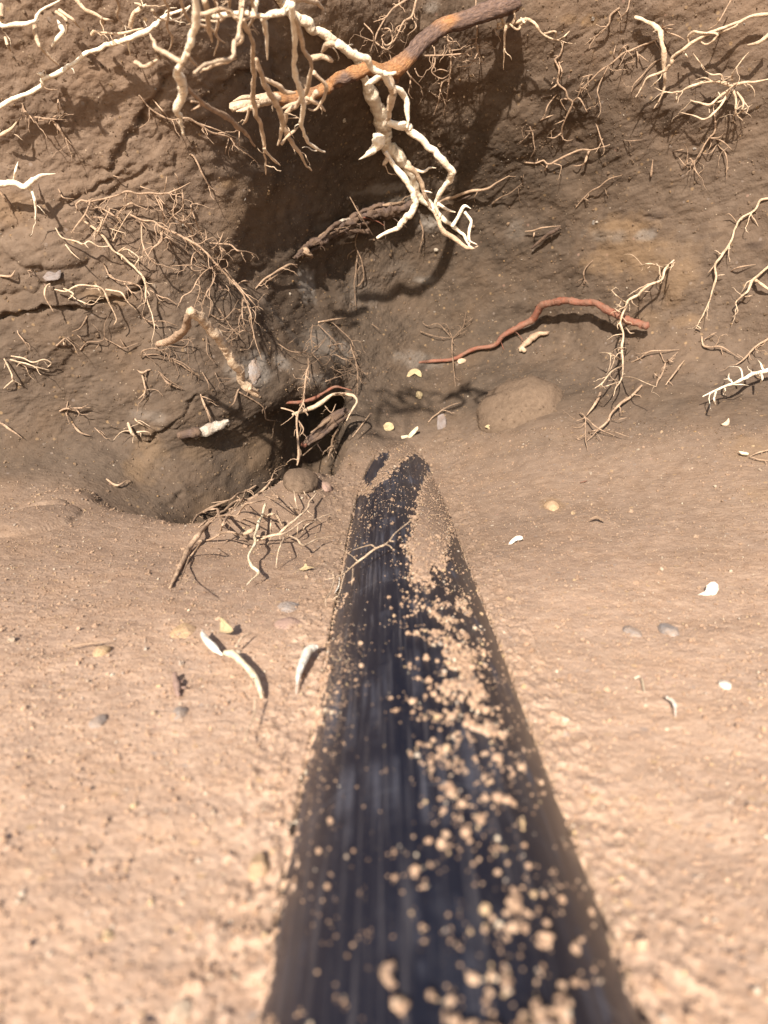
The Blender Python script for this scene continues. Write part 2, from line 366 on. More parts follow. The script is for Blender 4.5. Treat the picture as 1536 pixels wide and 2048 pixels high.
# --- soil against and on the pipe
def pipe_rise(y): return .10 * np.maximum(np.asarray(y) - 1.0, 0) ** 2
def pipe_z(x, y=0.): 
    q = PR ** 2 - (x - PX) ** 2
    return np.where(q > 0, PZ + pipe_rise(y) + np.sqrt(np.maximum(q, 0)), -9)
TT = np.arange(.2, 2.1, .002)
def pix_pipe(u, v):                 # where the sight line meets the pipe (or the ground beside it)
    r = ray(u, v); Y = r.y * TT; Xx = r.x * TT; Zz = CAMZ + r.z * TT
    ins = ((Xx - PX) ** 2 + (Zz - PZ - pipe_rise(Y)) ** 2 < PR ** 2) | (Zz < -.004) | (Y > 1.6)
    k = int(np.argmax(ins)) if ins.any() else len(TT) - 1
    h = CAM + r * float(TT[k])
    if h.y > 1.42: h = Vector((r.x / r.y * 1.42, 1.42, .06))
    return h
OUT = [(470,2300),(500,2140),(528,2048),(545,1900),(572,1740),(592,1610),(612,1500),(640,1430),(655,1370),(650,1310),(650,1270),(662,1200),(684,1140),(688,1085),(703,1040),(698,1005),(712,985),(735,992),(765,962),(800,930),(830,908),(868,905),(866,932),(848,960),(832,1010),(820,1060),(815,1110),(824,1160),(856,1166),(884,1132),(896,1092),(908,1062),(922,1085),(934,1118),(950,1170),(985,1250),(1010,1310),(1042,1390),(1075,1480),(1110,1590),(1160,1700),(1200,1790),(1240,1910),(1275,2048),(1300,2150),(1340,2300)]
ST1 = [(700,970),(708,925),(722,895),(734,900),(730,935),(716,972)]
ST2 = [(712,985),(726,945),(752,914),(778,905),(778,920),(757,950),(736,975)]
def poly_sd(Q, poly):
    W = [(pix_pipe(*p).x * 6, pix_pipe(*p).y) for p in poly]
    if poly is not OUT: W = [(min(max(x, (PX - .066) * 6), (PX + .066) * 6), y) for x, y in W]
    Q6 = Q * np.array([6, 1.])
    D = np.min([seg_dist(Q6, W[i], W[(i + 1) % len(W)]) for i in range(len(W))], 0)
    ins = np.zeros(len(Q), bool)
    for i in range(len(W)):
        (x1, y1), (x2, y2) = W[i], W[(i + 1) % len(W)]
        c = (y1 > Q6[:, 1]) != (y2 > Q6[:, 1])
        with np.errstate(divide='ignore', invalid='ignore'): ins ^= c & (Q6[:, 0] < (x2 - x1) * (Q6[:, 1] - y1) / (y2 - y1 + 1e-12) + x1)
    return np.where(ins, -D, D)
near = np.where((np.abs(P[:, 0] - PX) < .115) & (P[:, 1] > .1) & (P[:, 1] < 1.75) & (SEG < 6.9))[0]
Q = P[near]; Q[:, 2] -= np.clip(Q[:, 2] - .001, 0, 1) * .9 * sstep(1.16, 1.0, Q[:, 1]) * sstep(.114, .085, np.abs(Q[:, 0] - PX)); zp = pipe_z(Q[:, 0], Q[:, 1]); q2 = Q[:, :2].copy()
sdv = np.minimum(np.minimum(poly_sd(q2, OUT), poly_sd(q2, ST1)), poly_sd(q2, ST2))
Qf = np.c_[Q[:, :2] * np.array([1., .62]), np.zeros(len(Q))]
nz = fbm(Qf, 130, 3, 51, .75); 
nz2 = fbm(Qf, 330, 2, 55)
E = sstep(.012, -.012, sdv + (nz * .060 + nz2 * .040) * sstep(-.17, -.01, sdv + 0))   # 1 = bare pipe
E *= sstep(1.47, 1.40, Q[:, 1] + .02 * nz) * sstep(.0792, .0775, np.abs(Q[:, 0] - PX) + .0015 * nz)
dxs = Q[:, 0] - PX; strip = np.exp(-((dxs - .030) / .017) ** 2) * sstep(.30, .42, Q[:, 1]) * sstep(1.0, .85, Q[:, 1]); edge = sstep(.055, .075, np.abs(dxs))
cl = fbm(Qf, 55, 2, 63) * .45 + fbm(Qf, 190, 3, 64, .8) * .75
E *= sstep(-.008, -.003, zp - Q[:, 2])
E *= 1 - sstep(.47, .52, cl * .85 + .40 * strip + .10 * edge * (dxs < 0))
up = np.where(zp > -1, np.maximum(zp, -.02), -.03)
soft = np.maximum(Q[:, 2], up + .0022 + .0012 * nz)
bare = np.minimum(Q[:, 2], up - .005)
znew = np.where(E > .5, bare, soft)
znew = soft * (1 - E) + bare * E
inband = np.abs(Q[:, 0] - PX) < PR - .001
out = Q[:, 2].copy(); out[inband] = znew[inband]
# soil beyond the band near the frame is kept, heaped a little against the pipe
out[~inband] = Q[~inband, 2] + .0
behind = Q[:, 1] < .22
P[near, 2] = out
COVER = np.zeros(len(P)); COVER[near] = (1 - E) * inband
back = (np.abs(P[:, 0] - PX) < PR) & (P[:, 1] <= .1)
P[back, 2] = np.minimum(P[back, 2], pipe_z(P[back, 0]) - .005)
rim = np.where((np.abs(P[:, 0] - PX) > PR - .004) & (np.abs(P[:, 0] - PX) < PR + .03) & (P[:, 1] > .1) & (P[:, 1] < 1.6) & (SEG < 6))[0]
P[rim, 2] += .004 * np.maximum(fbm(P[rim] * np.array([1, .6, 1]), 160, 3, 58, .7) + .15, 0)

# --- attributes: painted light falloff with some damp, and stains
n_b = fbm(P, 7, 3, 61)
damp_shade = np.clip(sstep(3.7, 6.2, SEG + .5 * n_b) * (1 - .45 * sstep(11.6, 13.2, SEG + .6 * n_b)), 0, 1)  # wall darkened, its rim less: painted shade over some real damp
damp_shade = np.clip(damp_shade + .66 * sstep(.36, 1.15, P[:, 1] + .12 * n_b) * (1 - damp_shade), 0, 1)  # floor darkens with distance: light falloff painted as soil colour
left_lit = sstep(-.08, -.38, P[:, 0] + .10 * n_b) * (.05 + .20 * sstep(8.5, 12, SEG)); right_lit = sstep(.22, .5, P[:, 0] + .10 * n_b) * .10  # brighter sides of the wall painted in as lighter soil
damp_shade = damp_shade * (1 - wall * (left_lit + right_lit))
def spots(lst, seed):
    a = np.zeros(len(P)); nn = None
    for u, v, ru, rv, s in lst:
        c, nr, t = hit(u, v); c = np.array(c); rr = ru * t / FPX
        cu = np.array(hit(u, v - rv)[0]) - c; rl = max(np.linalg.norm(cu), .004); cu /= rl
        dx = P - c; sel = np.where((np.abs(dx) < max(rr, rl) * 2.2).all(1))[0]
        if not len(sel): continue
        dd = dx[sel]; q = np.sqrt((dd[:, 0] / rr) ** 2 + ((dd @ cu) / rl) ** 2) + .55 * fbm(P[sel], 60, 3, seed)
        a[sel] = np.maximum(a[sel], .7 * s * sstep(1.3, .4, q))
    return a
ochre = spots([(1240,455,45,28,.8),(1250,510,60,45,.75),(1355,560,25,60,.55),(1290,640,30,20,.3),(215,590,50,18,.5),(300,900,30,50,.45),(275,935,24,36,.5),(455,365,14,14,.8),(1300,520,70,50,.35),(1180,40,18,14,.8),(1140,40,18,14,.6),(510,420,60,60,.35),(1370,640,30,14,.5),(20,420,40,40,.4),(1510,900,50,30,.5),(520,470,40,50,.3),(560,900,90,60,.3),(1105,1012,22,18,.9),(440,1010,40,30,.3),(400,900,40,20,.3),(70,45,40,60,.2),(1525,990,30,20,.4)], 71)
pale = spots([(862,442,26,18,.85),(612,570,16,38,.8),(515,735,24,36,.7),(565,725,16,14,.6),(650,690,40,34,.38),(690,700,22,14,.5),(640,760,40,14,.4),(765,378,60,10,.5),(850,560,22,8,.5),(300,830,40,12,.25),(1210,470,30,14,.35),(1295,470,16,12,.6),(860,15,18,14,.7),(560,640,40,8,.2),(790,540,40,20,.12),(730,590,50,30,.12),(830,720,50,20,.3),(470,740,20,20,.4),(1030,460,20,20,.2),(800,400,50,8,.4)], 75)
dark = spots([(1285,435,40,10,.5),(1508,492,14,10,.9),(90,545,30,14,.3),(690,470,60,14,.4),(1150,285,14,8,.7),(1420,470,20,6,.4)], 79)

idx = np.arange(NR * NXn).reshape(NR, NXn)
F = np.stack([idx[:-1, :-1], idx[:-1, 1:], idx[1:, 1:], idx[1:, :-1]], -1).reshape(-1, 4)
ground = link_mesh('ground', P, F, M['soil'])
for nm, arr in (('damp_shade', damp_shade), ('ochre', ochre), ('pale', pale), ('dark', dark)):
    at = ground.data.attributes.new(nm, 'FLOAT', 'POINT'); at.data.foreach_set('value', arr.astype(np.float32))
tag(ground, 'brown earth floor of the excavation rising into an undercut soil wall', 'soil', kind='structure')
Ph = P.copy(); pz_ = pipe_z(P[:, 0], P[:, 1]); sel = (P[:, 1] > .1) & (P[:, 1] < 1.6) & (SEG < 6.9) & (pz_ > -.03); Ph[sel, 2] = np.maximum(P[sel, 2], pz_[sel])
BV = coarse_bvh(Ph)
FN = grid_normals(P.reshape(NR, NXn, 3)).reshape(-1, 3)

# ------------------------------------------------------------------ the pipe
def build_pipe():
    ys = np.linspace(-2.4, 1.72, 120); n = 96; V = []; rings = len(ys)
    for r_ in (PR, PR - .007):
        for y in ys:
            a = np.linspace(0, 2 * math.pi, n, endpoint=False)
            V.append(np.stack([PX + r_ * np.cos(a), np.full(n, y), PZ + pipe_rise(y) + r_ * np.sin(a)], 1))
    V = np.concatenate(V); F = []
    for k in range(2):
        o = k * rings * n
        for i in range(rings - 1):
            for j in range(n):
                q = [o + i*n + j, o + i*n + (j+1) % n, o + (i+1)*n + (j+1) % n, o + (i+1)*n + j]
                F.append(q if k else q[::-1])
    m_ = rings * n
    for j in range(n):
        F.append([j, (j+1) % n, m_ + (j+1) % n, m_ + j]); e = (rings-1)*n
        F.append([e + j, m_ + e + j, m_ + e + (j+1) % n, e + (j+1) % n])
    o = link_mesh('pipe', V, F, M['pipe'])
    tag(o, 'black plastic pipe half buried in the soil, running away from the viewer', 'pipe')
build_pipe()

# ------------------------------------------------------------------ loose grains
def ico(sub):
    import bmesh
    bm = bmesh.new(); bmesh.ops.create_icosphere(bm, subdivisions=sub, radius=1)
    V = np.array([v.co[:] for v in bm.verts]); F = np.array([[v.index for v in f.verts] for f in bm.faces]); bm.free(); return V, F
ICO1, ICO2 = ico(1), ico(2)
def grains(name, pos, nrm, size, mat, label, cat, sub=1, sink=.25):
    IV, IF = (ICO1 if sub == 1 else ICO2); n = len(pos); k = len(IV)
    rs = np.random.RandomState(len(name) + n)
    A = rs.normal(size=(n, 3, 3)); Qm, _ = np.linalg.qr(A)
    sc = rs.uniform(.65, 1.15, (n, 1, 3))
    V = IV[None] * (1 + rs.uniform(-.30, .25, (n, k, 1))) * sc
    V = np.einsum('nij,nkj->nki', Qm, V) * size[:, None, None] + pos[:, None, :] + nrm[:, None, :] * (size * (1 - 2 * sink) * .6)[:, None, None]
    Fc = (IF[None] + (np.arange(n) * k)[:, None, None]).reshape(-1, 3)
    o = link_mesh(name, V.reshape(-1, 3), Fc, mat, smooth=False); tag(o, label, cat, kind='stuff'); return o
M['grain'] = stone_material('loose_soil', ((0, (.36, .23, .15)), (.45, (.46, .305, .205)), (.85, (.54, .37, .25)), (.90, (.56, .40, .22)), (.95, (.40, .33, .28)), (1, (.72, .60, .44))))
M['grain_dim'] = stone_material('packed_crumbs', ((0, (.09, .06, .038)), (.5, (.135, .092, .06)), (.85, (.17, .118, .078)), (.95, (.25, .155, .075)), (.98, (.19, .17, .15)), (1, (.45, .38, .29))))  # darker copy of the crumbs, following the wall's painted dimming
# on the pipe: clusters (u, v, su, sv, n, mean size in mm)
CL = [(850,1185,30,22,240,1.5),(925,1175,16,40,200,1.4),(905,1110,14,36,130,1.2),(880,1225,45,25,260,1.6),(880,1275,42,28,420,1.7),(905,1320,45,24,380,1.7),(925,1325,24,18,200,1.8),(900,1400,45,40,330,1.7),
 (910,1470,40,32,260,1.6),(950,1400,50,80,170,1.3),(890,1540,45,30,170,1.6),(935,1590,50,26,160,1.9),(1000,1520,30,60,90,1.3),(1010,1440,30,70,110,1.1),(1060,1560,25,70,70,1.1),
 (680,1240,22,50,230,.8),(685,1320,22,35,300,.85),(660,1390,20,30,260,.8),(650,1460,24,40,220,.75),(625,1560,22,60,120,.7),(640,1700,40,90,70,.8),(620,1860,40,90,60,.8),
 (740,1010,30,25,320,1.0),(790,985,34,24,300,1.1),(835,945,22,20,200,1.2),(720,1060,18,25,130,.9),(800,1110,20,30,140,1.2),(760,1180,60,60,60,.8),(750,1400,60,120,60,.8),
 (960,1700,60,50,80,1.6),(870,1700,70,50,60,1.4),(1080,1850,50,50,60,1.8),(1040,1840,20,24,60,2.0),(930,1850,90,60,60,1.4),(1120,1750,50,90,60,1.2),(820,1650,120,160,70,1.0),(800,1880,160,120,60,1.2),(1020,1960,90,50,60,1.7),
 (960,1290,14,20,40,1.3),(1190,1960,20,16,16,1.8),(720,1950,70,80,30,1.3),(1000,1360,30,30,60,1.0),(1080,1700,60,80,60,1.0)]
pp, nn, ss = [], [], []
def CLUMP(x, y): return float(fbm(np.array([[x, y * .62, 0.]]), 110, 2, 64, .8)[0])
rs = np.random.RandomState(5)
for (u, v, su, sv, n, mm) in CL:
    for _ in range(n if n > 80 else int(n * .42)):
        r = pix_pipe(rs.normal(u, su), rs.normal(v, sv))
        if n > 80 and mm >= 1.2 and CLUMP(r.x, r.y) < rs.uniform(-.1, .12): continue
        if abs(r.x - PX) > PR - .004: continue
        nv = np.array([r.x - PX, 0, pipe_z(np.array([r.x]))[0] - PZ]) / PR
        pp.append([r.x, r.y, PZ + nv[2] * PR]); nn.append(nv); ss.append(min(mm * .00041 * math.exp(rs.normal(0, .52)), .0030))
for (u, v, px) in [(792,1425,11),(783,1397,8),(772,1543,5),(790,1760,12),(848,1778,12),(790,1707,10),(970,1600,16),(925,1612,17),(918,1640,8),(1045,1650,10),(1055,1735,13),(860,1735,9),(900,1695,10),(845,1855,11),(890,1868,10),(940,1870,11),(1000,1860,10),(850,1885,8),(970,1870,8),(735,1868,8),(1085,1900,10),(990,1960,11),(1010,1990,12),(1080,1950,11),(820,1330,9),(790,1245,6),(836,1360,8),(900,1585,14),(880,1600,11),(1120,1775,9),(1105,1785,9),(720,1790,6),(688,2010,10),(905,2000,14),(1200,1965,8),(995,1700,12),(1130,1690,7),(1020,1540,10),(1060,1465,9),(860,1530,9),(1015,1290,7),(985,2035,11),(1090,2040,12)]:
    r = pix_pipe(u, v); nv = np.array([r.x - PX, 0, pipe_z(np.array([r.x]))[0] - PZ]) / PR
    for j in range(5):
        f = 1 if j == 0 else rs.uniform(.35, .6); o_ = rs.normal(0, .9, 2) * (px * (r - CAM).length / FPX) * (0 if j == 0 else 1)
        pp.append([r.x + o_[0], r.y + o_[1] * 1.3, PZ + nv[2] * PR]); nn.append(nv); ss.append(px * (r - CAM).length / FPX * .44 * f)
for sgn, n_ in ((-1, 1500), (1, 1100)):                       # crumbs spilling over both edges
    for _ in range(n_):
        y = .25 + 1.1 * rs.uniform() ** .6; x = sgn * (.0770 - abs(rs.normal(0, .0028)))
        nv = np.array([x, 0, math.sqrt(PR ** 2 - x * x)]) / PR
        pp.append([PX + x, y, 0]); nn.append(nv); ss.append(min(.0006 * math.exp(rs.normal(0, .45)), .002))
pp, nn, ss = map(np.array, (pp, nn, ss))
pp[:, 2] = pipe_z(pp[:, 0], pp[:, 1])
ok = pp[:, 2] > -1; pp, nn, ss = pp[ok], nn[ok], ss[ok]
bigm = ss > .0011
grains('soil_crumbs', pp[~bigm], nn[~bigm], ss[~bigm], M['grain'], 'fine sandy grains sprinkled over the black pipe', 'soil', 1)
grains('soil_clods', pp[bigm], nn[bigm], ss[bigm], M['grain'], 'larger crumbs of pale soil clustered on top of the black pipe', 'soil', 2)
# on the ground: sampled by area, denser and larger on the floor
Gx = P.reshape(NR, NXn, 3); cell = np.linalg.norm(np.cross(np.gradient(Gx, axis=1), np.gradient(Gx, axis=0)), axis=2).ravel()
dd = P[:, 1]; view = (np.abs(P[:, 0]) < .60 * P[:, 1] + .12) & (P[:, 1] > .16) & (P[:, 2] < 1.0) & (P[:, 1] < 2)
onpipe = (np.abs(P[:, 0] - PX) < PR + .001) & (P[:, 1] < 1.6) & (COVER < .8)
def scatter(mask, n, mu, sg, smax, seed, power=0.):
    w = cell * mask / np.maximum(P[:, 1], .2) ** power; w = w / w.sum(); rs = np.random.RandomState(seed)
    i = rs.choice(len(P), n, p=w); return P[i] + rs.normal(0, .0006, (n, 3)), FN[i], np.minimum(mu * np.exp(rs.normal(0, sg, n)), smax)
up_ = np.sign(FN[len(FN) // 5, 2]) or 1
FN = FN * up_
a, b_, c_ = scatter((view & ~onpipe & (SEG < 5)).astype(float), 90000, .00048, .5, .003, 3, .7)
grains('soil_crumbs', a, b_, c_, M['grain'], 'countless tiny crumbs and grains covering the excavation floor', 'soil', 1, .3)
a, b_, c_ = scatter((view & (COVER > .8) & (P[:, 1] < 1.5)).astype(float), 1500, .0006, .5, .0028, 14, 0.)
grains('soil_crumbs', a, b_, c_, M['grain'], 'crumbly tongue of soil spilled over the upper end of the black pipe', 'soil', 1, .3)
a, b_, c_ = scatter((view & ~onpipe & (SEG < 5)).astype(float), 1300, .0015, .40, .0045, 4, .8)
grains('gravel', a, b_, c_, M['grain'], 'small rounded stones and clods half sunk in the floor soil', 'gravel', 2, .55)
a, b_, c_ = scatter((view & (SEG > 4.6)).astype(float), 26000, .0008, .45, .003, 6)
grains('soil_crumbs', a, b_, c_, M['grain_dim'], 'crumbs and grit studding the packed soil wall', 'soil', 1, .4)
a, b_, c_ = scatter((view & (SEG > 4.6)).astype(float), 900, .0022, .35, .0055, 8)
grains('gravel', a, b_, c_, M['grain_dim'], 'small stones embedded in the packed soil wall', 'gravel', 2, .7)
# ------------------------------------------------------------------ roots, sticks and litter
ZT = {1: (0, 0, 2.954), 2: (400, 0, 2.56), 3: (960, 0, 2.667), 4: (0, 300, 2.743), 5: (450, 330, 2.793), 6: (900, 380, 2.415),
      7: (100, 700, 2.327), 8: (600, 850, 3.072), 9: (0, 1100, 2.194), 10: (960, 800, 2.667), 0: (0, 0, 1)}
TH = .72
def tube_mesh(C, Rr, rs, sides=7, uvw=False, rough=.16, twist=0.):
    C = np.asarray(C); n = len(C); Tn = np.gradient(C, axis=0); Tn /= np.maximum(np.linalg.norm(Tn, axis=1)[:, None], 1e-9)
    up = np.array([.13, -.8, .6]); a = np.cross(Tn, up); a /= np.maximum(np.linalg.norm(a, axis=1)[:, None], 1e-9); b = np.cross(Tn, a)
    th = np.linspace(0, 2 * math.pi, sides, endpoint=False)[None, :] + twist * np.arange(n)[:, None]
    low = 1 + rough * rs.uniform(-1, 1, (n, sides)) 
    k = np.array([.25, .5, .25]); low = np.apply_along_axis(lambda c: np.convolve(np.pad(c, 1, 'edge'), k, 'valid'), 0, low) if n > 3 else low
    rr = Rr[:, None] * low
    V = C[:, None] + a[:, None] * (np.cos(th) * rr)[..., None] + b[:, None] * (np.sin(th) * rr)[..., None]
    V = np.concatenate([V.reshape(-1, 3), C[:1] - Tn[:1] * Rr[0] * .3, C[-1:] + Tn[-1:] * Rr[-1] * .6])
    F = []
    for i in range(n - 1):
        for j in range(sides): F.append((i * sides + j, (i + 1) * sides + j, (i + 1) * sides + (j + 1) % sides, i * sides + (j + 1) % sides))
    T = []
    for j in range(sides):
        T.append((n * sides, j, (j + 1) % sides)); T.append((n * sides + 1, (n - 1) * sides + (j + 1) % sides, (n - 1) * sides + j))
    return V, F, T
def mesh_from(name, parts, mat, parent=None, uv=None):
    V, F = [], []; o = 0
    for v, f, t in parts:
        V.append(v); F += [tuple(i + o for i in q) for q in f] + [tuple(i + o for i in q) for q in t]; o += len(v)
    me = bpy.data.meshes.new(name); me.from_pydata(np.concatenate(V).tolist(), [], F); me.update()
    me.polygons.foreach_set('use_smooth', np.ones(len(me.polygons), bool)); me.materials.append(mat)
    ob = bpy.data.objects.new(name, me); COL.objects.link(ob)
    if parent is not None: ob.parent = parent; ob.matrix_parent_inverse = Matrix.Translation(-parent.location)
    return ob
def trace(z, pts, off):             # traced points -> 3D centre line; off = metres in front of the soil (start, [middle], end)
    zx, zy, zs = ZT[z]
    uv = np.array([[zx + p[0] / zs, zy + p[1] / zs] for p in pts])
    L = np.r_[0, np.cumsum(np.hypot(*np.diff(uv, axis=0).T))]; Lt = max(L[-1], 1)
    hs = [hit(*p) for p in uv]; t = np.array([h[2] for h in hs])
    cs = np.array([max(.3, abs(h[1].dot(ray(*p)))) for h, p in zip(hs, uv)])
    if len(t) > 2: t = np.convolve(np.pad(t, 1, 'edge'), [.25, .5, .25], 'valid')
    cs = np.convolve(np.pad(cs, 1, 'edge'), [.25, .5, .25], 'valid') if len(cs) > 2 else cs
    return uv, cs, t
def strand(z, pts, r, off, rs, kink=1.0, hair=0., depth=None, sides=7, rough=.16, knob=.07):
    """One tapering strand. r = radii in zoom pixels (start, end or a list); returns mesh parts and centre line."""
    zx, zy, zs = ZT[z]
    uv, CS, T_ = trace(z, pts, off)
    n = int(max(6, np.sum(np.hypot(*np.diff(uv, axis=0).T)) / 2.6))
    UV = catmull(uv, n); K = np.linspace(0, 1, len(pts)); s = np.linspace(0, 1, n)
    rad = np.interp(s, np.linspace(0, 1, len(r)), r) / zs * (TH if rough < .3 else 1.) * np.interp(s, [0, .7, 1], [1, 1, .42 if (rough < .3 and knob != .05) else 1])
    if depth is not None: D = np.interp(s, np.linspace(0, 1, len(depth)), depth)
    else: D = np.interp(s, K, T_) - np.interp(s, np.linspace(0, 1, len(off)), off) / np.interp(s, K, CS)
    j = np.zeros((n, 2)); w = max(rad.mean(), 1.2)
    for per, am in ((9, .55), (22, .9)):
        m = max(3, int(n / per * 2.2)); q = rs.normal(0, 1, (m, 2)); x = np.linspace(0, m - 1, n); i = np.minimum(x.astype(int), m - 2); f = (x - i)[:, None]
        j += (q[i] * (1 - f) + q[i + 1] * f) * am * w * .78 * kink
    j *= np.minimum(1, 6 * s)[:, None] * .8
    UV = UV + j
    lump = 1 + knob * np.interp(np.arange(n), np.arange(0, n + 5, 5), rs.normal(0, 1, len(np.arange(0, n + 5, 5))))
    C, Rr = [], []
    for k in range(n):
        d = D[k]
        r3 = rad[k] * d / FPX * np.clip(lump[k], .6, 1.5)
        if depth is None and k % 3 == 0:
            hh = hit(*UV[k])[2]; lastlim = hh - .25 * r3
        if depth is None: d = min(d, lastlim)
        C.append(np.array(CAM + ray(*UV[k]) * d)); Rr.append(r3)
    C = np.array(C); Rr = np.array(Rr)
    if len(C) > 5:
        k3 = np.array([.25, .5, .25]); C[1:-1] = .15 * C[:-2] + .7 * C[1:-1] + .15 * C[2:]
    parts = [tube_mesh(C, Rr, rs, sides, rough=rough)]
    nh = rs.poisson(hair * n / 4.5)
    for _ in range(nh):
        k = rs.randint(1, n - 1); tdir = C[min(k + 1, n - 1)] - C[k - 1]; tdir /= max(np.linalg.norm(tdir), 1e-9)
        dv = rs.normal(0, 1, 3); dv[1] *= .5; dv[2] -= .35; dv = dv / np.linalg.norm(dv) + tdir * .5; ln = rs.uniform(6, 46) * D[k] / FPX
        m = rs.randint(6, 11); c = [C[k]]; 
        for i in range(m):
            dv = dv + rs.normal(0, .33, 3) + np.array([0, 0, -.06]); dv /= np.linalg.norm(dv); c.append(c[-1] + dv * ln / m)
        r0 = min(Rr[k] * .6, 1.0 * D[k] / FPX); parts.append(tube_mesh(np.array(c), np.linspace(r0, r0 * .45, m + 1), rs, 5))
    return parts, C
ROOTS = 'fine roots growing out of the soil'
def root_thing(name, label, cat, z, mat, strands, off=(.0, .008, .004), kink=1., hair=.3, depth=None, group=None, seed=0, rough=.2, sides=7, knob=.13):
    """strands: list of (points, radii[, dict]); the first is the main root, every other one a child called side_root."""
    rs = np.random.RandomState(seed + len(label)); built = []
    for st in strands:
        o = st[2] if len(st) > 2 else {}
        built.append((strand(o.get('z', z), st[0], st[1], o.get('off', off), rs, o.get('kink', kink), o.get('hair', hair), o.get('depth', depth), o.get('sides', sides), o.get('rough', rough), o.get('knob', knob)), o))
    if len(built) == 1:
        ob = mesh_from(name, built[0][0][0], M[mat]); tag(ob, label, cat, group); return ob
    e = empty(name, built[0][0][1][0]); tag(e, label, cat, group)
    for i, ((p, c), o) in enumerate(built):
        mesh_from('main_root' if i == 0 else o.get('name', 'side_root'), p, M[o.get('mat', mat)], e)
    return e
W2 = (.0, .012, .006)

# --- the large pale root hanging free in front of the hollow
TH = .92
H = dict(depth=(.80, .98, 1.10))
root_thing('hanging_root', 'thick sunlit cream root hanging free over the dark hollow, forking at its lower end', 'root', 2, 'white', [
 ([(380,-120),(400,-20),(440,30),(500,90),(560,125),(620,160),(680,210),(740,245),(800,310),(840,400),(870,500),(915,580),(945,640),(960,720),(1010,790),(1050,870),(1100,940),(1130,1010),(1180,1060),(1240,1120),(1300,1180),(1360,1240),(1395,1275)], (30,26,24,22,20,18,20,34,46,36,22,20,22,20,16,10)),
 ([(700,220),(780,270),(850,300),(880,350),(930,380),(1010,375)], (17,14,17), dict(depth=(.91,.95))),
 ([(940,378),(885,410),(845,432)], (12,12), dict(depth=(.95,.96))),
 ([(940,375),(980,440),(1030,470),(1060,520),(1070,580),(1078,650)], (14,15,14), dict(depth=(.95,1.0,1.0))),
 ([(950,380),(985,470),(975,560),(950,620)], (20,18,16), dict(depth=(.97,1.0), mat='cream')),
 ([(960,625),(1020,645),(1080,660),(1140,710),(1200,780),(1250,820),(1290,870),(1270,920),(1230,980),(1210,1040),(1218,1100)], (18,20,17,15,17,16), dict(depth=(1.0,1.02,1.07))),
 ([(920,690),(900,750),(865,785),(812,820)], (34,26,14,3), dict(depth=(1.01,1.01), kink=.2, hair=0)),
 ([(950,780),(1000,860),(1060,930),(1100,1000),(1105,1060),(1060,1110),(1030,1160),(980,1180),(915,1212)], (12,16,18,15,15), dict(depth=(1.03,1.05,1.07))),
 ([(1080,860),(1140,880),(1170,860),(1207,862)], (9,4), dict(depth=(1.05,1.05))),
 ([(1050,850),(1110,900),(1140,980),(1190,1060)], (12,10), dict(depth=(1.04,1.08), mat='cream')),
 ([(1215,1045),(1260,1070),(1312,1085)], (9,6), dict(depth=(1.08,1.08))),
 ([(1290,1160),(1325,1095),(1350,1060),(1388,1070)], (10,10,4), dict(depth=(1.08,1.08))),
 ([(1355,1085),(1385,1130),(1375,1190),(1380,1230),(1420,1245)], (8,8,5), dict(depth=(1.08,1.08))),
 ([(1200,1080),(1240,1170),(1290,1210),(1380,1278),(1420,1272)], (12,14,6), dict(depth=(1.07,1.09), mat='cream')),
 ([(1150,980),(1187,985)], (6,3), dict(depth=(1.06,1.06))),
 ([(960,810),(940,850)], (12,7), dict(depth=(1.03,1.03), mat='cream')),
], hair=.02, kink=.8, rough=.2, sides=10)

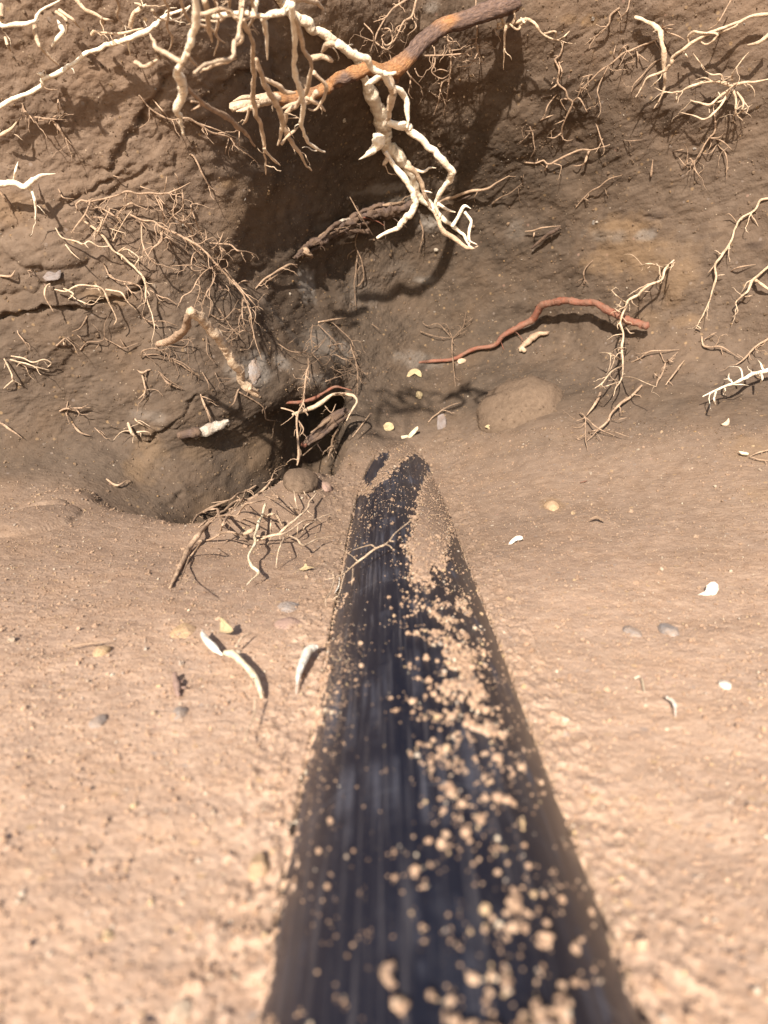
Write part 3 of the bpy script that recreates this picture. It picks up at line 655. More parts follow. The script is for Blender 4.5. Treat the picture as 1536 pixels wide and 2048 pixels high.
TH = .80
root_thing('hanging_root', 'tangle of cream roots dangling left of the largest hanging root, spread like fingers', 'root', 2, 'cream', [
 ([(-30,85),(50,75),(100,85),(200,75),(320,85),(430,65)], (12,14,16), dict(depth=(.88,.86), mat='white')),
 ([(220,-60),(210,60),(200,120),(205,200),(170,240),(180,290),(130,320),(50,340),(0,362)], (14,12,12,11), dict(depth=(.86,.90))),
 ([(205,100),(250,170),(275,240),(280,340),(285,430),(270,500),(275,580),(310,640),(325,730),(335,820),(340,900)], (14,13,14,12,9), dict(depth=(.86,1.0,1.08))),
 ([(328,760),(370,810),(402,842)], (10,7), dict(depth=(1.05,1.07))),
 ([(290,300),(320,420),(360,490),(400,560),(415,640),(405,750)], (14,16,17,15), dict(depth=(.92,1.03))),
 ([(415,740),(460,690),(505,645)], (9,7), dict(depth=(1.03,1.03))),
 ([(250,545),(240,610),(215,642)], (8,6), dict(depth=(1.0,1.03))),
 ([(320,400),(390,430),(430,470),(490,478)], (11,14), dict(depth=(.96,1.0))),
 ([(470,20),(485,180),(485,290),(490,400),(520,470),(530,520),(520,600),(525,680),(560,730),(600,760),(632,795)], (17,15,14,13,12), dict(depth=(.83,.98,1.08), mat='white')),
 ([(490,90),(520,200),(530,270),(570,310),(560,390),(540,470),(500,530),(450,580),(440,650),(470,730),(510,780),(530,840),(572,888)], (14,12,13,17,10), dict(depth=(.84,1.0,1.09))),
 ([(565,300),(630,290),(684,322)], (16,17), dict(depth=(.94,.95))),
 ([(580,370),(640,440),(630,500),(590,560),(550,560)], (11,8), dict(depth=(.97,1.02))),
 ([(540,500),(600,530),(645,562)], (13,10), dict(depth=(1.0,1.02))),
 ([(430,62),(330,90),(332,190),(345,300)], (16,15,11), dict(depth=(.85,.92), mat='white')),
 ([(470,-10),(560,10),(622,42)], (18,20), dict(depth=(1.0,1.05))),
 ([(270,90),(285,30),(300,-30)], (12,12), dict(depth=(.86,.86), mat='white')),
 ([(600,470),(560,520),(470,545),(430,560)], (14,14), dict(depth=(1.0,1.03))),
 ([(700,225),(650,230),(620,270)], (15,12), dict(depth=(.92,.95))),
], hair=.12, kink=.9, rough=.2, sides=9)

root_thing('hanging_root', 'knotted cream root dangling near the lens at upper left, swollen halfway down', 'root', 1, 'cream', [
 ([(1145,-60),(1165,80),(1155,180),(1120,280),(1060,350),(1045,430),(1070,490),(1082,560),(1040,640),(1070,700),(1082,790)], (22,22,20,20,34,26,22,18), dict(mat='white')),
 ([(1075,370),(1000,330),(930,300),(905,250),(880,200)], (16,12,10)),
 ([(1090,500),(1180,590),(1240,640),(1330,690),(1400,740),(1470,790),(1512,862)], (14,15,17,14), dict(depth=(.82,1.02), mat='tan')),
 ([(1110,325),(1165,392)], (10,9)),
 ([(1150,430),(1210,380),(1310,360),(1380,320),(1370,260),(1410,220),(1420,100),(1440,-30)], (10,13,14,14)),
 ([(800,370),(850,395),(930,350)], (14,14), dict(depth=(.95,.9))),
 ([(1210,0),(1235,150),(1245,250)], (18,15), dict(depth=(.85,.92))),
 ([(1140,90),(1230,80),(1330,60),(1420,110),(1536,75)], (13,12), dict(depth=(.84,.86))),
 ([(1130,600),(1190,620),(1135,655)], (8,6), dict(depth=(.88,.9), mat='tan')),
], depth=(.74,.80,.86), hair=.05, rough=.2, sides=9)

TH = .72
root_thing('hanging_root', 'loose mesh of thin cream roots hanging along the top edge left of centre', 'root', 1, 'cream', [
 ([(960,-40),(1000,60),(985,150),(1010,230),(1000,300)], (11,9,7)), ([(1060,-40),(1090,60),(1130,130),(1240,170),(1290,240),(1260,330)], (12,10,7)), ([(1260,-40),(1290,90),(1275,200),(1330,260)], (11,10,7)),
 ([(1360,-40),(1350,60),(1290,120),(1180,120),(1100,150)], (10,9,6)), ([(1480,-40),(1500,80),(1470,170),(1500,240)], (12,10,8)), ([(660,-40),(700,30),(690,100),(730,150)], (10,8,5)), ([(900,60),(950,110),(1050,110),(1130,40)], (9,7,6)), ([(620,-40),(1000,-60),(1500,-45)], (14,14), dict(depth=(.84,.84), name='upper_root'))], depth=(.84,.94), hair=.2)
root_thing('surface_root', 'long pale root running diagonally down the upper left soil face', 'root', 1, 'white', [
 ([(-60,660),(60,600),(140,560),(240,500),(262,462),(380,410),(430,375),(500,320),(600,280),(700,250),(800,210),(880,180),(940,130),(1000,90),(1080,60),(1125,30)], (14,15,16,15,17,16,14)),
 ([(262,460),(240,445),(215,440)], (11,7)), ([(240,505),(290,530),(340,530)], (7,5), dict(mat='tan', off=(.01,.004))),
 ([(870,185),(760,230),(770,330)], (12,8)), ([(540,205),(560,180),(620,190),(720,195),(850,168)], (12,10,9), dict(mat='cream')),
], off=(.02,.03,.025), hair=.12)
root_thing('surface_root', 'cream root with drooping forks in the topmost left corner', 'root', 1, 'cream', [
 ([(-20,90),(20,148),(100,145),(200,120),(230,60),(350,5)], (16,13,12,11), dict(mat='white')),
 ([(200,130),(220,220),(260,300),(340,380)], (14,12)), ([(30,220),(60,300)], (11,8)), ([(10,40),(15,140)], (20,16)),
], off=(.05,.06,.05), hair=.1)
root_thing('surface_root', 'short curled white root end left of the upper diagonal root', 'root', 1, 'white', [([(310,275),(340,235),(372,195),(360,150),(345,130)], (8,14,17,12))], off=(.04,.05,.04), hair=0)
root_thing('surface_root', 'thin bent root crossing above the diagonal pale root at upper left', 'root', 1, 'cream', [
 ([(430,-30),(500,50),(590,105),(600,160),(598,240)], (14,12,8,6)), ([(590,105),(665,122)], (9,7))], off=(.03,.04,.02))
root_thing('surface_root', 'forked yellowish root stub near the top left between two cracks', 'root', 1, 'cream', [
 ([(770,160),(790,80),(820,55),(870,20)], (16,14,16)), ([(800,70),(830,30),(800,10)], (10,9)), ([(350,60),(430,120),(480,172)], (12,7)), ([(330,70),(390,120),(385,200)], (11,8))], off=(.02,.03,.02))
root_thing('surface_root', 'dusty forked rootlet just under the diagonal root on the left face', 'root', 1, 'tan', [
 ([(130,610),(160,670),(250,700),(310,705),(405,710)], (5,9,8,5)), ([(310,705),(350,760),(405,855)], (11,8,4)), ([(345,585),(345,665)], (6,4)), ([(300,700),(340,680)], (8,6))], off=W2, hair=.8)
root_thing('surface_root', 'short pale rootlet at the left edge below the diagonal root', 'root', 1, 'cream', [([(-10,810),(30,790),(70,760),(122,700)], (8,12,10,7))], off=(.01,.02,.01))
root_thing('surface_root', 'bright cream root poking in from the left edge with one drooping fork', 'root', 1, 'white', [
 ([(-60,1105),(0,1088),(60,1070),(150,1088),(200,1070),(240,1050),(345,1048)], (20,22,22,20,16,11)), ([(80,1070),(90,1010),(107,955)], (9,8,5)),
 ([(165,1085),(200,1150),(212,1210),(210,1295)], (16,11,6)), ([(-10,1120),(50,1200),(65,1250)], (10,6), dict(mat='tan', off=(.01,.004)))], off=(.03,.045,.03), hair=.05)
root_thing('surface_root', 'fine wandering rootlet in the upper left slope below the swollen root', 'root', 1, 'tan', [
 ([(820,560),(890,640),(1000,700),(1100,700),(1180,740),(1260,790),(1350,810),(1400,860),(1450,900),(1500,940),(1522,968)], (5,7,6,5)),
 ([(900,585),(960,650),(1000,700)], (5,6)), ([(1100,700),(1250,755),(1392,812)], (5,5)), ([(1350,820),(1325,912)], (5,4)), ([(1415,750),(1410,860)], (5,4))], off=W2, hair=.35)
root_thing('surface_root', 'small brown rootlet slanting down the edge of the hollow at left', 'root', 1, 'tan', [([(1120,910),(1150,930),(1200,1030),(1240,1100),(1295,1142)], (7,8,6,5))], off=W2, hair=.4)

# --- the thick orange root across the top
TH = .74
def bark_root():
    rs = np.random.RandomState(3)
    e = empty('thick_root', (0, 1.2, .7))
    specs = [('broken_root', [(1620,-10),(1560,20),(1480,52),(1380,95),(1280,120),(1200,165),(1130,225),(1070,290),(1005,345),(930,365),(860,350),(800,370),(740,395),(680,425),(640,452),(560,485),(460,503),(380,505)], (62,55,48,44,42,44,42,44,50,42,34,40,38,36,34,34,34,32), 'bark', (.03,.06,.09,.10,.09,.07)),
             ('broken_end', [(400,500),(340,508),(280,520),(220,532),(160,550)], (26,32,30,30,26), 'cream', (.075,.075,.075))]
    for nm, pts, rad, mt, off in specs:
        parts, C = strand(2, pts, rad, off, rs, kink=.12, sides=18, rough=.10, knob=.05)
        C = np.asarray(C); n = len(C); V, F, T = parts[0]; V = V.copy()
        for j in range(18):                                     # long fibrous ridges
            g = 1 + .16 * math.sin(j * 2.3) + .10 * math.sin(j * 5.1 + 1)
            sl = slice(j, n * 18, 18); V[sl] = C + (V[sl] - C) * g * np.array([1, .75, 1])
        ob = mesh_from(nm, [(V, F, T)], M[mt], e)
        uvl = ob.data.uv_layers.new(name='UVMap'); li = np.zeros(len(ob.data.loops), int); ob.data.loops.foreach_get('vertex_index', li)
        uvs = np.stack([(li % 18) / 18., (li // 18) / n * len(pts) * .25], 1); uvs[li >= n * 18] = 0
        uvl.data.foreach_set('uv', uvs.astype(np.float32).ravel())
    p, c = strand(2, [(1000,350),(1015,400),(985,430)], (26,14,8), (.10,.09), rs); mesh_from('splinter', p, M['bark'], e)
    for pts in ([(300,500),(220,500),(170,520)], [(300,540),(240,560),(185,570)]):
        p, c = strand(2, pts, (14,14,9), (.09,.09), rs, kink=.2); mesh_from('splinter', p, M['cream'], e)
    tag(e, 'thick orange-brown woody root crossing the top of the picture, its pale end broken off', 'root')
bark_root()

TH = .55
# --- upper middle and upper right
root_thing('surface_root', 'wiry brown root tangle above the orange root at top centre', 'root', 2, 'tan', [
 ([(1110,-10),(1085,80),(1040,110),(1000,200),(960,250),(920,290)], (9,8,6,5)), ([(1070,-10),(990,40),(950,90),(890,115)], (9,7,5)), ([(950,90),(910,160),(890,210),(830,190)], (6,6,5)),
 ([(930,150),(970,150),(985,210),(950,235),(930,190),(960,170)], (6,5)), ([(890,210),(940,250),(1000,280)], (6,5)), ([(1060,120),(1010,140),(1000,180)], (5,5)), ([(840,120),(880,170),(900,240)], (6,5)), ([(1085,90),(1110,140),(1060,180)], (5,4))], off=(.01,.025,.02), hair=.7)
root_thing('surface_root', 'dark fine rootlets hanging just under the orange root, right of the main hanging root', 'root', 2, 'tan', [
 ([(1265,190),(1275,250),(1285,340),(1275,420),(1262,500),(1248,592)], (8,7,6,5)), ([(1150,285),(1250,280),(1340,275),(1375,262),(1400,240)], (6,6,5)), ([(1285,400),(1240,430),(1222,520),(1200,592)], (6,5,5)),
 ([(1415,-20),(1412,80),(1420,150),(1412,220),(1424,282)], (6,6,7)), ([(1424,270),(1380,330),(1310,342)], (5,5)), ([(1340,320),(1400,305),(1470,325)], (5,4)), ([(1200,240),(1205,320),(1190,370),(1240,400),(1280,380)], (5,5)),
 ([(1190,370),(1230,350),(1270,365)], (4,4)), ([(1250,190),(1290,195),(1300,240)], (6,5)), ([(1360,270),(1390,290),(1380,240)], (5,4))], off=(.012,.03,.025), hair=.8)
root_thing('surface_root', 'short paired rootlets directly below the bend of the orange root', 'root', 2, 'tan', [([(1055,345),(1080,390),(1140,450)], (8,6)), ([(1080,390),(1070,480)], (6,5)), ([(1100,350),(1120,390),(1150,395)], (5,4))], off=(.02,.03,.02), hair=.4)
root_thing('surface_root', 'pale root knot at top centre right with one strand hanging straight down', 'root', 3, 'cream', [
 ([(55,-20),(90,60),(120,110),(140,150),(128,190),(125,250),(128,310),(123,368)], (12,12,14,11,9,8)), ([(140,150),(190,120),(240,100),(290,125),(320,170),(370,200),(430,215),(492,230)], (11,11,10,8,5)), ([(140,150),(180,105),(180,50),(225,32)], (11,9,8)),
 ([(340,180),(400,165),(402,205)], (8,7)), ([(415,215),(450,190),(478,162)], (8,5)), ([(95,155),(150,125),(200,160),(240,92)], (9,8)), ([(140,130),(100,120),(90,150)], (9,8)), ([(200,150),(235,120),(215,90)], (9,8))], off=(.03,.045,.03), hair=.15)
root_thing('surface_root', 'slender brown root forking down the middle of the upper right wall', 'root', 3, 'tan', [
 ([(445,225),(430,290),(405,320),(420,370),(415,440),(455,480),(465,520),(490,545),(470,600),(450,650),(435,700),(438,752)], (6,8,8,8,9)), ([(415,445),(375,480)], (9,6)), ([(465,530),(430,535),(460,592)], (6,4)), ([(410,500),(365,560),(350,610),(325,640)], (5,6,5)),
 ([(325,640),(392,612)], (6,4)), ([(490,545),(530,525),(575,602)], (7,6)), ([(435,710),(400,735),(358,732)], (7,5)), ([(450,640),(395,662)], (6,4)), ([(420,330),(440,380),(425,440)], (5,5))], off=W2, hair=.5)
root_thing('surface_root', 'long thin dusty root slanting up to the right beside the slender forking root', 'root', 3, 'tan', [
 ([(945,208),(880,240),(820,265),(760,290),(700,340),(640,380),(590,430),(540,480),(520,520)], (7,8,8,7,7)), ([(720,310),(712,290),(725,238)], (6,4)), ([(740,290),(760,255),(792,238)], (6,4)), ([(832,265),(845,332)], (6,4)), ([(838,285),(870,310),(902,332)], (5,4)),
 ([(600,400),(535,410)], (6,4)), ([(680,360),(640,440),(625,490),(635,540),(610,572)], (5,5,4)), ([(520,485),(560,430)], (6,4)), ([(770,345),(830,328)], (5,4))], off=W2, hair=.35)
root_thing('surface_root', 'short wavy tan rootlet near the top, left of the thick bent root', 'root', 3, 'tan', [([(745,42),(700,80),(690,130),(650,170),(600,205),(560,243)], (9,8,7,6))], off=W2)
root_thing('surface_root', 'tiny straight rootlet at the top edge above the wavy one', 'root', 3, 'tan', [([(802,-10),(780,60),(738,102)], (6,5))], off=W2)
root_thing('surface_root', 'thick bent tan root standing upright on the upper right wall', 'root', 3, 'tan', [
 ([(825,92),(880,110),(930,140),(962,180),(970,230),(985,290),(980,350),(985,430),(972,500),(932,578)], (12,17,20,17,17,19,15,13,10), dict(mat='cream')), ([(970,150),(1005,135),(1040,132)], (5,3)), ([(975,145),(975,105)], (5,3)), ([(985,155),(1035,155)], (5,3)), ([(985,165),(1030,150)], (4,3)), ([(990,170),(1050,190),(1092,212)], (6,5))], off=(.008,.02,.012), hair=.1, kink=.6, rough=.22, sides=10)
root_thing('surface_root', 'long cream root arching across the thick bent one at upper right', 'root', 3, 'cream', [
 ([(1545,75),(1450,85),(1390,110),(1300,150),(1230,180),(1150,220),(1080,270),(1030,310),(1010,350),(980,380),(900,410),(860,460),(833,518)], (14,13,13,12,14,14,11,8)), ([(1120,245),(1110,200),(1140,168),(1190,175),(1265,180),(1240,215),(1200,235),(1150,198)], (8,9,8,9)),
 ([(1345,-10),(1290,90),(1265,125),(1215,155)], (5,6,6), dict(mat='tan')), ([(1080,270),(1110,312)], (7,5)), ([(985,305),(920,340),(870,400),(820,450),(805,492)], (5,6,4), dict(mat='tan', off=(.002,.008))), ([(1250,190),(1350,150),(1385,120)], (7,6))], off=(.02,.035,.03), hair=.1)
root_thing('surface_root', 'star-shaped cluster of pale roots below the right corner', 'root', 3, 'cream', [
 ([(1345,458),(1260,435),(1180,440),(1110,465),(1060,490),(1000,490),(935,468)], (17,11,9,9,7)), ([(1050,495),(1045,552)], (7,5)), ([(1340,460),(1420,440),(1480,435),(1545,418)], (15,9,7)), ([(1335,475),(1270,520),(1220,560),(1160,545),(1118,535)], (11,9,7)),
 ([(1330,480),(1300,540),(1250,600),(1200,635),(1140,615),(1068,600)], (11,9,8,6)), ([(1350,480),(1370,540),(1365,600),(1405,642)], (12,8,6)), ([(1370,490),(1402,550),(1385,600),(1355,612)], (9,7,5)), ([(1300,445),(1285,400),(1240,402),(1198,380)], (9,7,5)),
 ([(1345,430),(1345,400),(1390,330),(1440,268)], (7,5,4)), ([(1200,372),(1165,320),(1135,280)], (5,4)), ([(1250,440),(1200,415),(1150,425)], (7,4)), ([(1380,600),(1410,580),(1450,555)], (5,3)), ([(1310,520),(1330,470),(1370,440)], (9,8))], off=(.02,.035,.025), hair=.2)
root_thing('surface_root', 'drooping brown rootlet ending in a loop under the star-shaped cluster', 'root', 3, 'tan', [
 ([(1250,610),(1255,700),(1222,740),(1180,810),(1150,860),(1118,882)], (7,8,7,7,5)), ([(1260,740),(1300,760),(1348,802)], (7,4)), ([(1270,770),(1315,830),(1315,962)], (5,4)), ([(1130,880),(1155,920),(1182,970)], (6,3)), ([(1110,895),(1085,870),(1060,838)], (5,3)), ([(1085,895),(1125,845),(1150,900)], (6,5)), ([(1215,735),(1265,735)], (9,8)), ([(1180,815),(1230,815),(1260,775)], (5,5))], off=W2, hair=.35)
root_thing('surface_root', 'stout cream root tip entering from the right edge at the top', 'root', 3, 'cream', [([(1560,175),(1490,220),(1430,242)], (16,14,11))], off=(.03,.035,.03), hair=0)
root_thing('surface_root', 'level tan root with a downward fork to the right of the main hanging root', 'root', 3, 'tan', [
 ([(235,865),(300,870),(340,858),(362,876),(400,860),(470,825),(540,800),(590,800),(650,785),(692,775)], (6,7,8,8,7)), ([(345,912),(362,876)], (5,6)), ([(585,800),(560,860),(538,908)], (11,9,6)), ([(545,880),(500,886)], (7,6)), ([(618,658),(640,730),(655,780)], (4,6)), ([(630,760),(660,740)], (7,5))], off=W2, hair=.2)
root_thing('surface_root', 'single diagonal brown rootlet below the level tan root', 'root', 3, 'tan', [([(510,1108),(560,1050),(600,1015),(640,995),(690,955),(757,930)], (5,7,6,5)), ([(555,1062),(582,1068)], (6,4))], off=W2, hair=.15)
root_thing('surface_root', 'small grey-brown rootlet in the shade just right of the hanging root tip', 'root', 3, 'brown', [([(65,1088),(110,1055),(160,1030),(228,972)], (8,6,5,4)), ([(225,975),(235,930)], (4,3))], off=W2)
root_thing('surface_root', 'faint thin rootlet in the upper part of the shaded right rim', 'root', 3, 'brown', [([(265,675),(285,740),(290,800),(268,842)], (6,6,5)), ([(265,710),(205,770)], (4,3)), ([(240,700),(300,690)], (4,3))], off=W2)
root_thing('rotten_stick', 'short dark reddish stick under a pale twig on the right side of the hollow', 'stick', 3, 'purple', [
 ([(275,1325),(330,1275),(375,1240),(410,1222),(432,1205)], (9,14,22,16,8)), ([(240,1235),(290,1228),(330,1214),(432,1203)], (6,7,5), dict(mat='tan')), ([(290,1240),(285,1275)], (6,4), dict(mat='tan'))], off=(.008,.014,.01), hair=.1)
root_thing('surface_root', 'fan of tiny rootlets near the first pale speckles in mid upper right wall', 'root', 3, 'brown', [([(765,748),(800,750),(865,748)], (4,4)), ([(795,750),(812,795)], (4,3)), ([(1030,812),(1090,797)], (6,5)), ([(665,1005),(680,1050)], (3,3))], off=W2)
root_thing('straw_tip', 'pointed pinkish sliver sticking out of the middle of the right wall', 'straw', 3, 'tan', [([(922,850),(918,890),(912,942)], (3,9,13))], off=(.006,.004), hair=0, kink=.2)

# --- left wall tangle
root_thing('surface_root', 'level brown root bordering the top of the left tangle below the long crack', 'root', 4, 'tan', [
 ([(415,300),(445,275),(490,280),(560,270),(640,250),(700,230),(760,240),(830,235),(900,240),(960,222),(1045,180)], (7,8,8,9,10,9)), ([(490,275),(490,300),(460,360),(430,400),(390,452)], (9,9,8)), ([(415,300),(430,335)], (8,6)),
 ([(500,310),(560,325),(620,360),(642,372),(692,432)], (6,7,5)), ([(500,370),(560,375),(622,402)], (6,5)), ([(642,370),(680,315),(720,292),(760,308),(818,332)], (8,8,7,6)), ([(900,235),(910,180),(920,140)], (5,4)), ([(990,200),(975,150),(960,130)], (5,4)),
 ([(850,240),(890,300),(900,350),(950,370)], (6,5)), ([(1000,218),(1005,305)], (8,7)), ([(770,200),(820,215),(870,235)], (5,4)), ([(690,240),(690,290)], (6,5)), ([(960,225),(970,290),(940,340)], (5,5)), ([(560,380),(545,420),(500,470)], (6,5)), ([(590,310),(600,330),(570,400),(560,450)], (5,5))], off=(.008,.022,.015), hair=.5)
root_thing('surface_root', 'longest root of the left tangle, arching down to the rim of the shaded hollow', 'root', 4, 'tan', [
 ([(715,355),(780,385),(840,390),(880,420),(940,450),(1010,480),(1060,510),(1110,540),(1150,580),(1190,630),(1230,680),(1290,740),(1340,800),(1370,870),(1380,950),(1410,1060),(1437,1150)], (8,9,10,12,11,9,9,8,8,7)),
 ([(780,390),(775,480),(800,560),(840,615),(900,635),(985,662)], (8,7,6,5)), ([(880,440),(885,500),(840,540),(810,592)], (9,9,7)), ([(885,500),(915,480),(942,520)], (6,5)), ([(1190,630),(1130,660),(1085,705),(1055,770),(1010,800),(990,832),(972,862)], (6,6,5)),
 ([(1180,650),(1170,730),(1122,810),(1110,902)], (5,4)), ([(1090,700),(1095,780),(1060,872)], (5,4)), ([(1190,670),(1150,780),(1160,860),(1138,932)], (5,4)), ([(1230,650),(1280,710),(1330,770),(1380,830),(1422,882)], (8,7,5)), ([(1300,740),(1345,715),(1382,738)], (6,5)),
 ([(1110,540),(1060,575),(1050,650),(1080,665),(1120,655)], (6,5)), ([(1160,545),(1200,505),(1222,452)], (6,5)), ([(1150,510),(1260,520),(1300,550),(1350,555),(1402,572)], (6,8,6)), ([(1190,600),(1245,600)], (5,4)), ([(1150,640),(1050,630),(935,635)], (5,4)),
 ([(1335,810),(1330,920),(1355,975)], (6,5)), ([(1365,860),(1400,900),(1390,960)], (5,4)), ([(1060,490),(1040,420),(970,380),(950,340),(975,240)], (6,6,5)), ([(1000,400),(1050,345),(1050,300),(1105,288)], (5,6,5)), ([(1110,470),(1072,380),(1048,320)], (6,5)),
 ([(905,430),(885,330),(842,240)], (5,5)), ([(965,365),(900,300),(868,250)], (5,4)), ([(1240,740),(1260,770),(1235,760)], (5,4)), ([(1350,860),(1310,930),(1350,1000)], (5,4)), ([(1320,960),(1270,1000),(1290,1030)], (5,4)), ([(900,430),(940,370),(990,330),(1010,290)], (5,4)), ([(1190,520),(1240,560),(1210,540),(1250,480)], (5,4)), ([(1385,1000),(1340,990),(1300,1010)], (5,4)),
 ([(1030,500),(1085,520),(1130,490),(1125,430)], (5,4)), ([(1200,660),(1250,640),(1240,600)], (5,4)), ([(1010,350),(1000,400),(940,400),(920,440)], (4,4))], off=(.012,.05,.04), hair=.75)
root_thing('surface_root', 'straight pale root slanting through the left tangle to the small notch', 'root', 4, 'cream', [
 ([(465,393),(530,440),(580,490),(620,550),(680,590),(730,640),(780,690),(800,740),(800,800),(820,860),(835,920),(845,980),(828,1052)], (9,11,11,10,11,8,7,5)), ([(305,428),(340,480),(420,500),(460,518),(490,500),(540,530),(605,525)], (6,8,8,7)), ([(360,520),(395,560),(435,602)], (6,5)),
 ([(520,480),(550,420),(562,380)], (8,6)), ([(650,560),(700,545),(760,590),(740,632)], (7,6)), ([(620,500),(665,410),(722,330)], (5,5)), ([(600,430),(650,445),(690,455)], (5,4)), ([(740,640),(760,600),(800,570)], (6,5)), ([(650,560),(690,530)], (8,5))], off=(.008,.025,.03), hair=.3)
root_thing('surface_root', 'curved rootlet below the straight pale root on the left wall', 'root', 4, 'tan', [
 ([(568,622),(600,690),(650,720),(720,732),(785,748)], (5,7,6)), ([(680,730),(720,780),(735,812)], (6,5)), ([(700,730),(760,745),(780,790),(770,835)], (6,5)), ([(825,770),(880,802),(920,810),(972,847)], (6,7,5))], off=W2, hair=.3)
root_thing('surface_root', 'pair of drooping pale roots astride the dark crack at mid left', 'root', 4, 'cream', [
 ([(300,765),(370,775),(430,742),(500,745),(562,762),(600,840),(640,930),(626,962)], (6,7,8,10,9,8)), ([(275,735),(248,760),(245,810),(290,890)], (8,9,8)), ([(580,765),(660,780),(700,830),(752,877)], (8,7,5)), ([(380,790),(430,825),(510,845),(552,800)], (6,5)), ([(525,735),(562,790)], (6,6)), ([(350,760),(400,790),(375,820)], (8,7))], off=(.01,.025,.02), hair=.15)
root_thing('surface_root', 'three tiny brown rootlets left of the mid-left crack', 'root', 4, 'tan', [([(0,690),(60,690),(85,655)], (9,9,6)), ([(320,215),(350,258),(412,270)], (6,7)), ([(620,138),(692,162)], (5,4)), ([(175,655),(150,665)], (5,4))], off=W2)
root_thing('surface_root', 'looped pale rootlet on the lower left wall', 'root', 4, 'cream', [([(55,1150),(140,1170),(200,1190),(275,1213)], (6,8,5)), ([(60,1130),(130,1145),(180,1165),(240,1150),(280,1168),(262,1192)], (5,6,5))], off=(.008,.018,.01))
root_thing('surface_root', 'small Y-shaped pale rootlet under the looped one at the left edge', 'root', 4, 'cream', [([(22,1145),(60,1220),(78,1262),(118,1292)], (6,9,8)), ([(75,1262),(12,1312)], (8,5))], off=(.006,.014,.008))
root_thing('surface_root', 'squiggly brown rootlets below the drooping pair on the left wall', 'root', 4, 'brown', [
 ([(438,1100),(480,1055),(540,1050),(575,1030),(575,960),(600,905)], (6,6,5,4)), ([(575,1035),(640,1070),(680,1088),(765,1060)], (5,6,4)), ([(545,1060),(525,1095)], (5,4)), ([(480,910),(435,975),(395,995)], (6,5)), ([(420,1010),(455,1050)], (5,4)), ([(660,1040),(690,1085)], (5,4))], off=W2, hair=.4)
root_thing('surface_root', 'little tan rootlet knot left of the squiggly brown rootlets', 'root', 4, 'tan', [([(310,1075),(350,1045),(378,1028)], (8,7,5)), ([(345,1045),(355,1080)], (7,5)), ([(95,990),(125,1040),(150,1075)], (5,5))], off=W2)
root_thing('surface_root', 'matted reddish-brown rootlets behind the foot of the leaning tan stick', 'root', 4, 'brown', [
 ([(765,900),(820,940),(900,940),(975,962)], (7,8,6)), ([(775,1140),(785,1100),(850,1090),(910,1112),(935,1165)], (7,7,6)), ([(785,1125),(860,1120),(900,1150)], (6,5)), ([(900,1060),(970,1050),(1035,1040),(1010,1080),(910,1075)], (5,5)), ([(935,1140),(1000,1170),(1060,1220),(1085,1240)], (6,5)),
 ([(870,1215),(920,1260),(1005,1310)], (6,5)), ([(1150,900),(1220,930),(1290,870),(1320,900)], (6,5)), ([(1160,960),(1240,1000),(1310,990)], (5,4)), ([(1110,1220),(1145,1280),(1150,1330)], (6,4)), ([(1200,870),(1260,960),(1300,1020),(1240,1060)], (5,4)), ([(850,1060),(870,1100),(930,1090),(925,1150)], (5,5)), ([(1130,1020),(1140,1120),(1190,1170)], (4,3)), ([(1180,1220),(1210,1290)], (5,4))], off=(.004,.018,.01), hair=.9)
root_thing('leaning_stick', 'thick tan root stub leaning out of the left wall, blurred at its upper end', 'stick', 4, 'cream', [
 ([(1040,880),(1100,930),(1150,980),(1190,1020),(1240,1090),(1280,1160),(1310,1210),(1340,1280),(1405,1345)], (18,28,27,26,24,27,24,24,18)), ([(865,1065),(950,1030),(1005,985),(1030,920),(1060,885)], (16,22,22,16), dict(mat='tan', name='side_root', depth=(1.19,1.08,.98))), ([(1370,1310),(1420,1335)], (8,6))], depth=(.98,1.12), hair=.03, kink=.5, rough=.32, sides=11)

# --- shaded hollow
root_thing('rotten_stick', 'long dark decayed bark strip lying slantwise in the shaded hollow', 'stick', 5, 'purple', [
 ([(400,515),(450,480),(490,450),(540,420),(620,360),(700,320),(760,290),(850,255),(930,245),(1010,225),(1060,200)], (8,15,19,22,24,22,20,26,28,22,12)),
 ([(385,520),(450,462),(520,425),(600,350),(690,300),(780,280)], (8,10,9,6)), ([(440,500),(520,455),(610,395),(700,350),(790,318),(860,300)], (6,9,10,5)), ([(560,390),(660,330),(750,268),(860,232),(960,222)], (5,9,10,6)),
 ([(760,318),(860,285),(950,278),(1040,250)], (6,11,10,5)), ([(500,420),(560,380),(640,330)], (4,7,4), dict(mat='brown')), ([(820,240),(900,222),(1000,205)], (5,8,4), dict(mat='brown')),
 ([(600,345),(660,305),(720,290)], (7,9), dict(mat='lichen')), ([(700,300),(760,292),(800,285)], (7,8), dict(mat='red')), ([(600,400),(690,370),(790,350)], (12,13)), ([(430,470),(470,510)], (18,12), dict(mat='tan'))], off=(.012,.02,.016), hair=.35, kink=.9, rough=.8, sides=12, knob=.15)
root_thing('thin_stick', 'slim pinkish stick continuing the decayed strip to the right, behind the hanging root', 'stick', 5, 'tan', [([(1180,215),(1250,190),(1370,152),(1460,130),(1590,60)], (9,14,12,10)), ([(1300,200),(1390,160)], (8,6), dict(mat='purple'))], off=(.006,.012,.008), hair=.3)
root_thing('thin_stick', 'slim tan twig at the lower left end of the decayed strip', 'stick', 5, 'tan', [([(170,690),(220,640),(290,590),(360,552),(402,572)], (6,12,13,9)), ([(230,650),(330,590)], (7,6), dict(mat='brown'))], off=(.006,.01,.008))
root_thing('straw', 'hair-thin straw lying across the middle of the decayed strip', 'straw', 5, 'tan', [([(697,178),(760,290),(828,396)], (4,6,4))], off=(.04,.05,.03), kink=.2, hair=0)
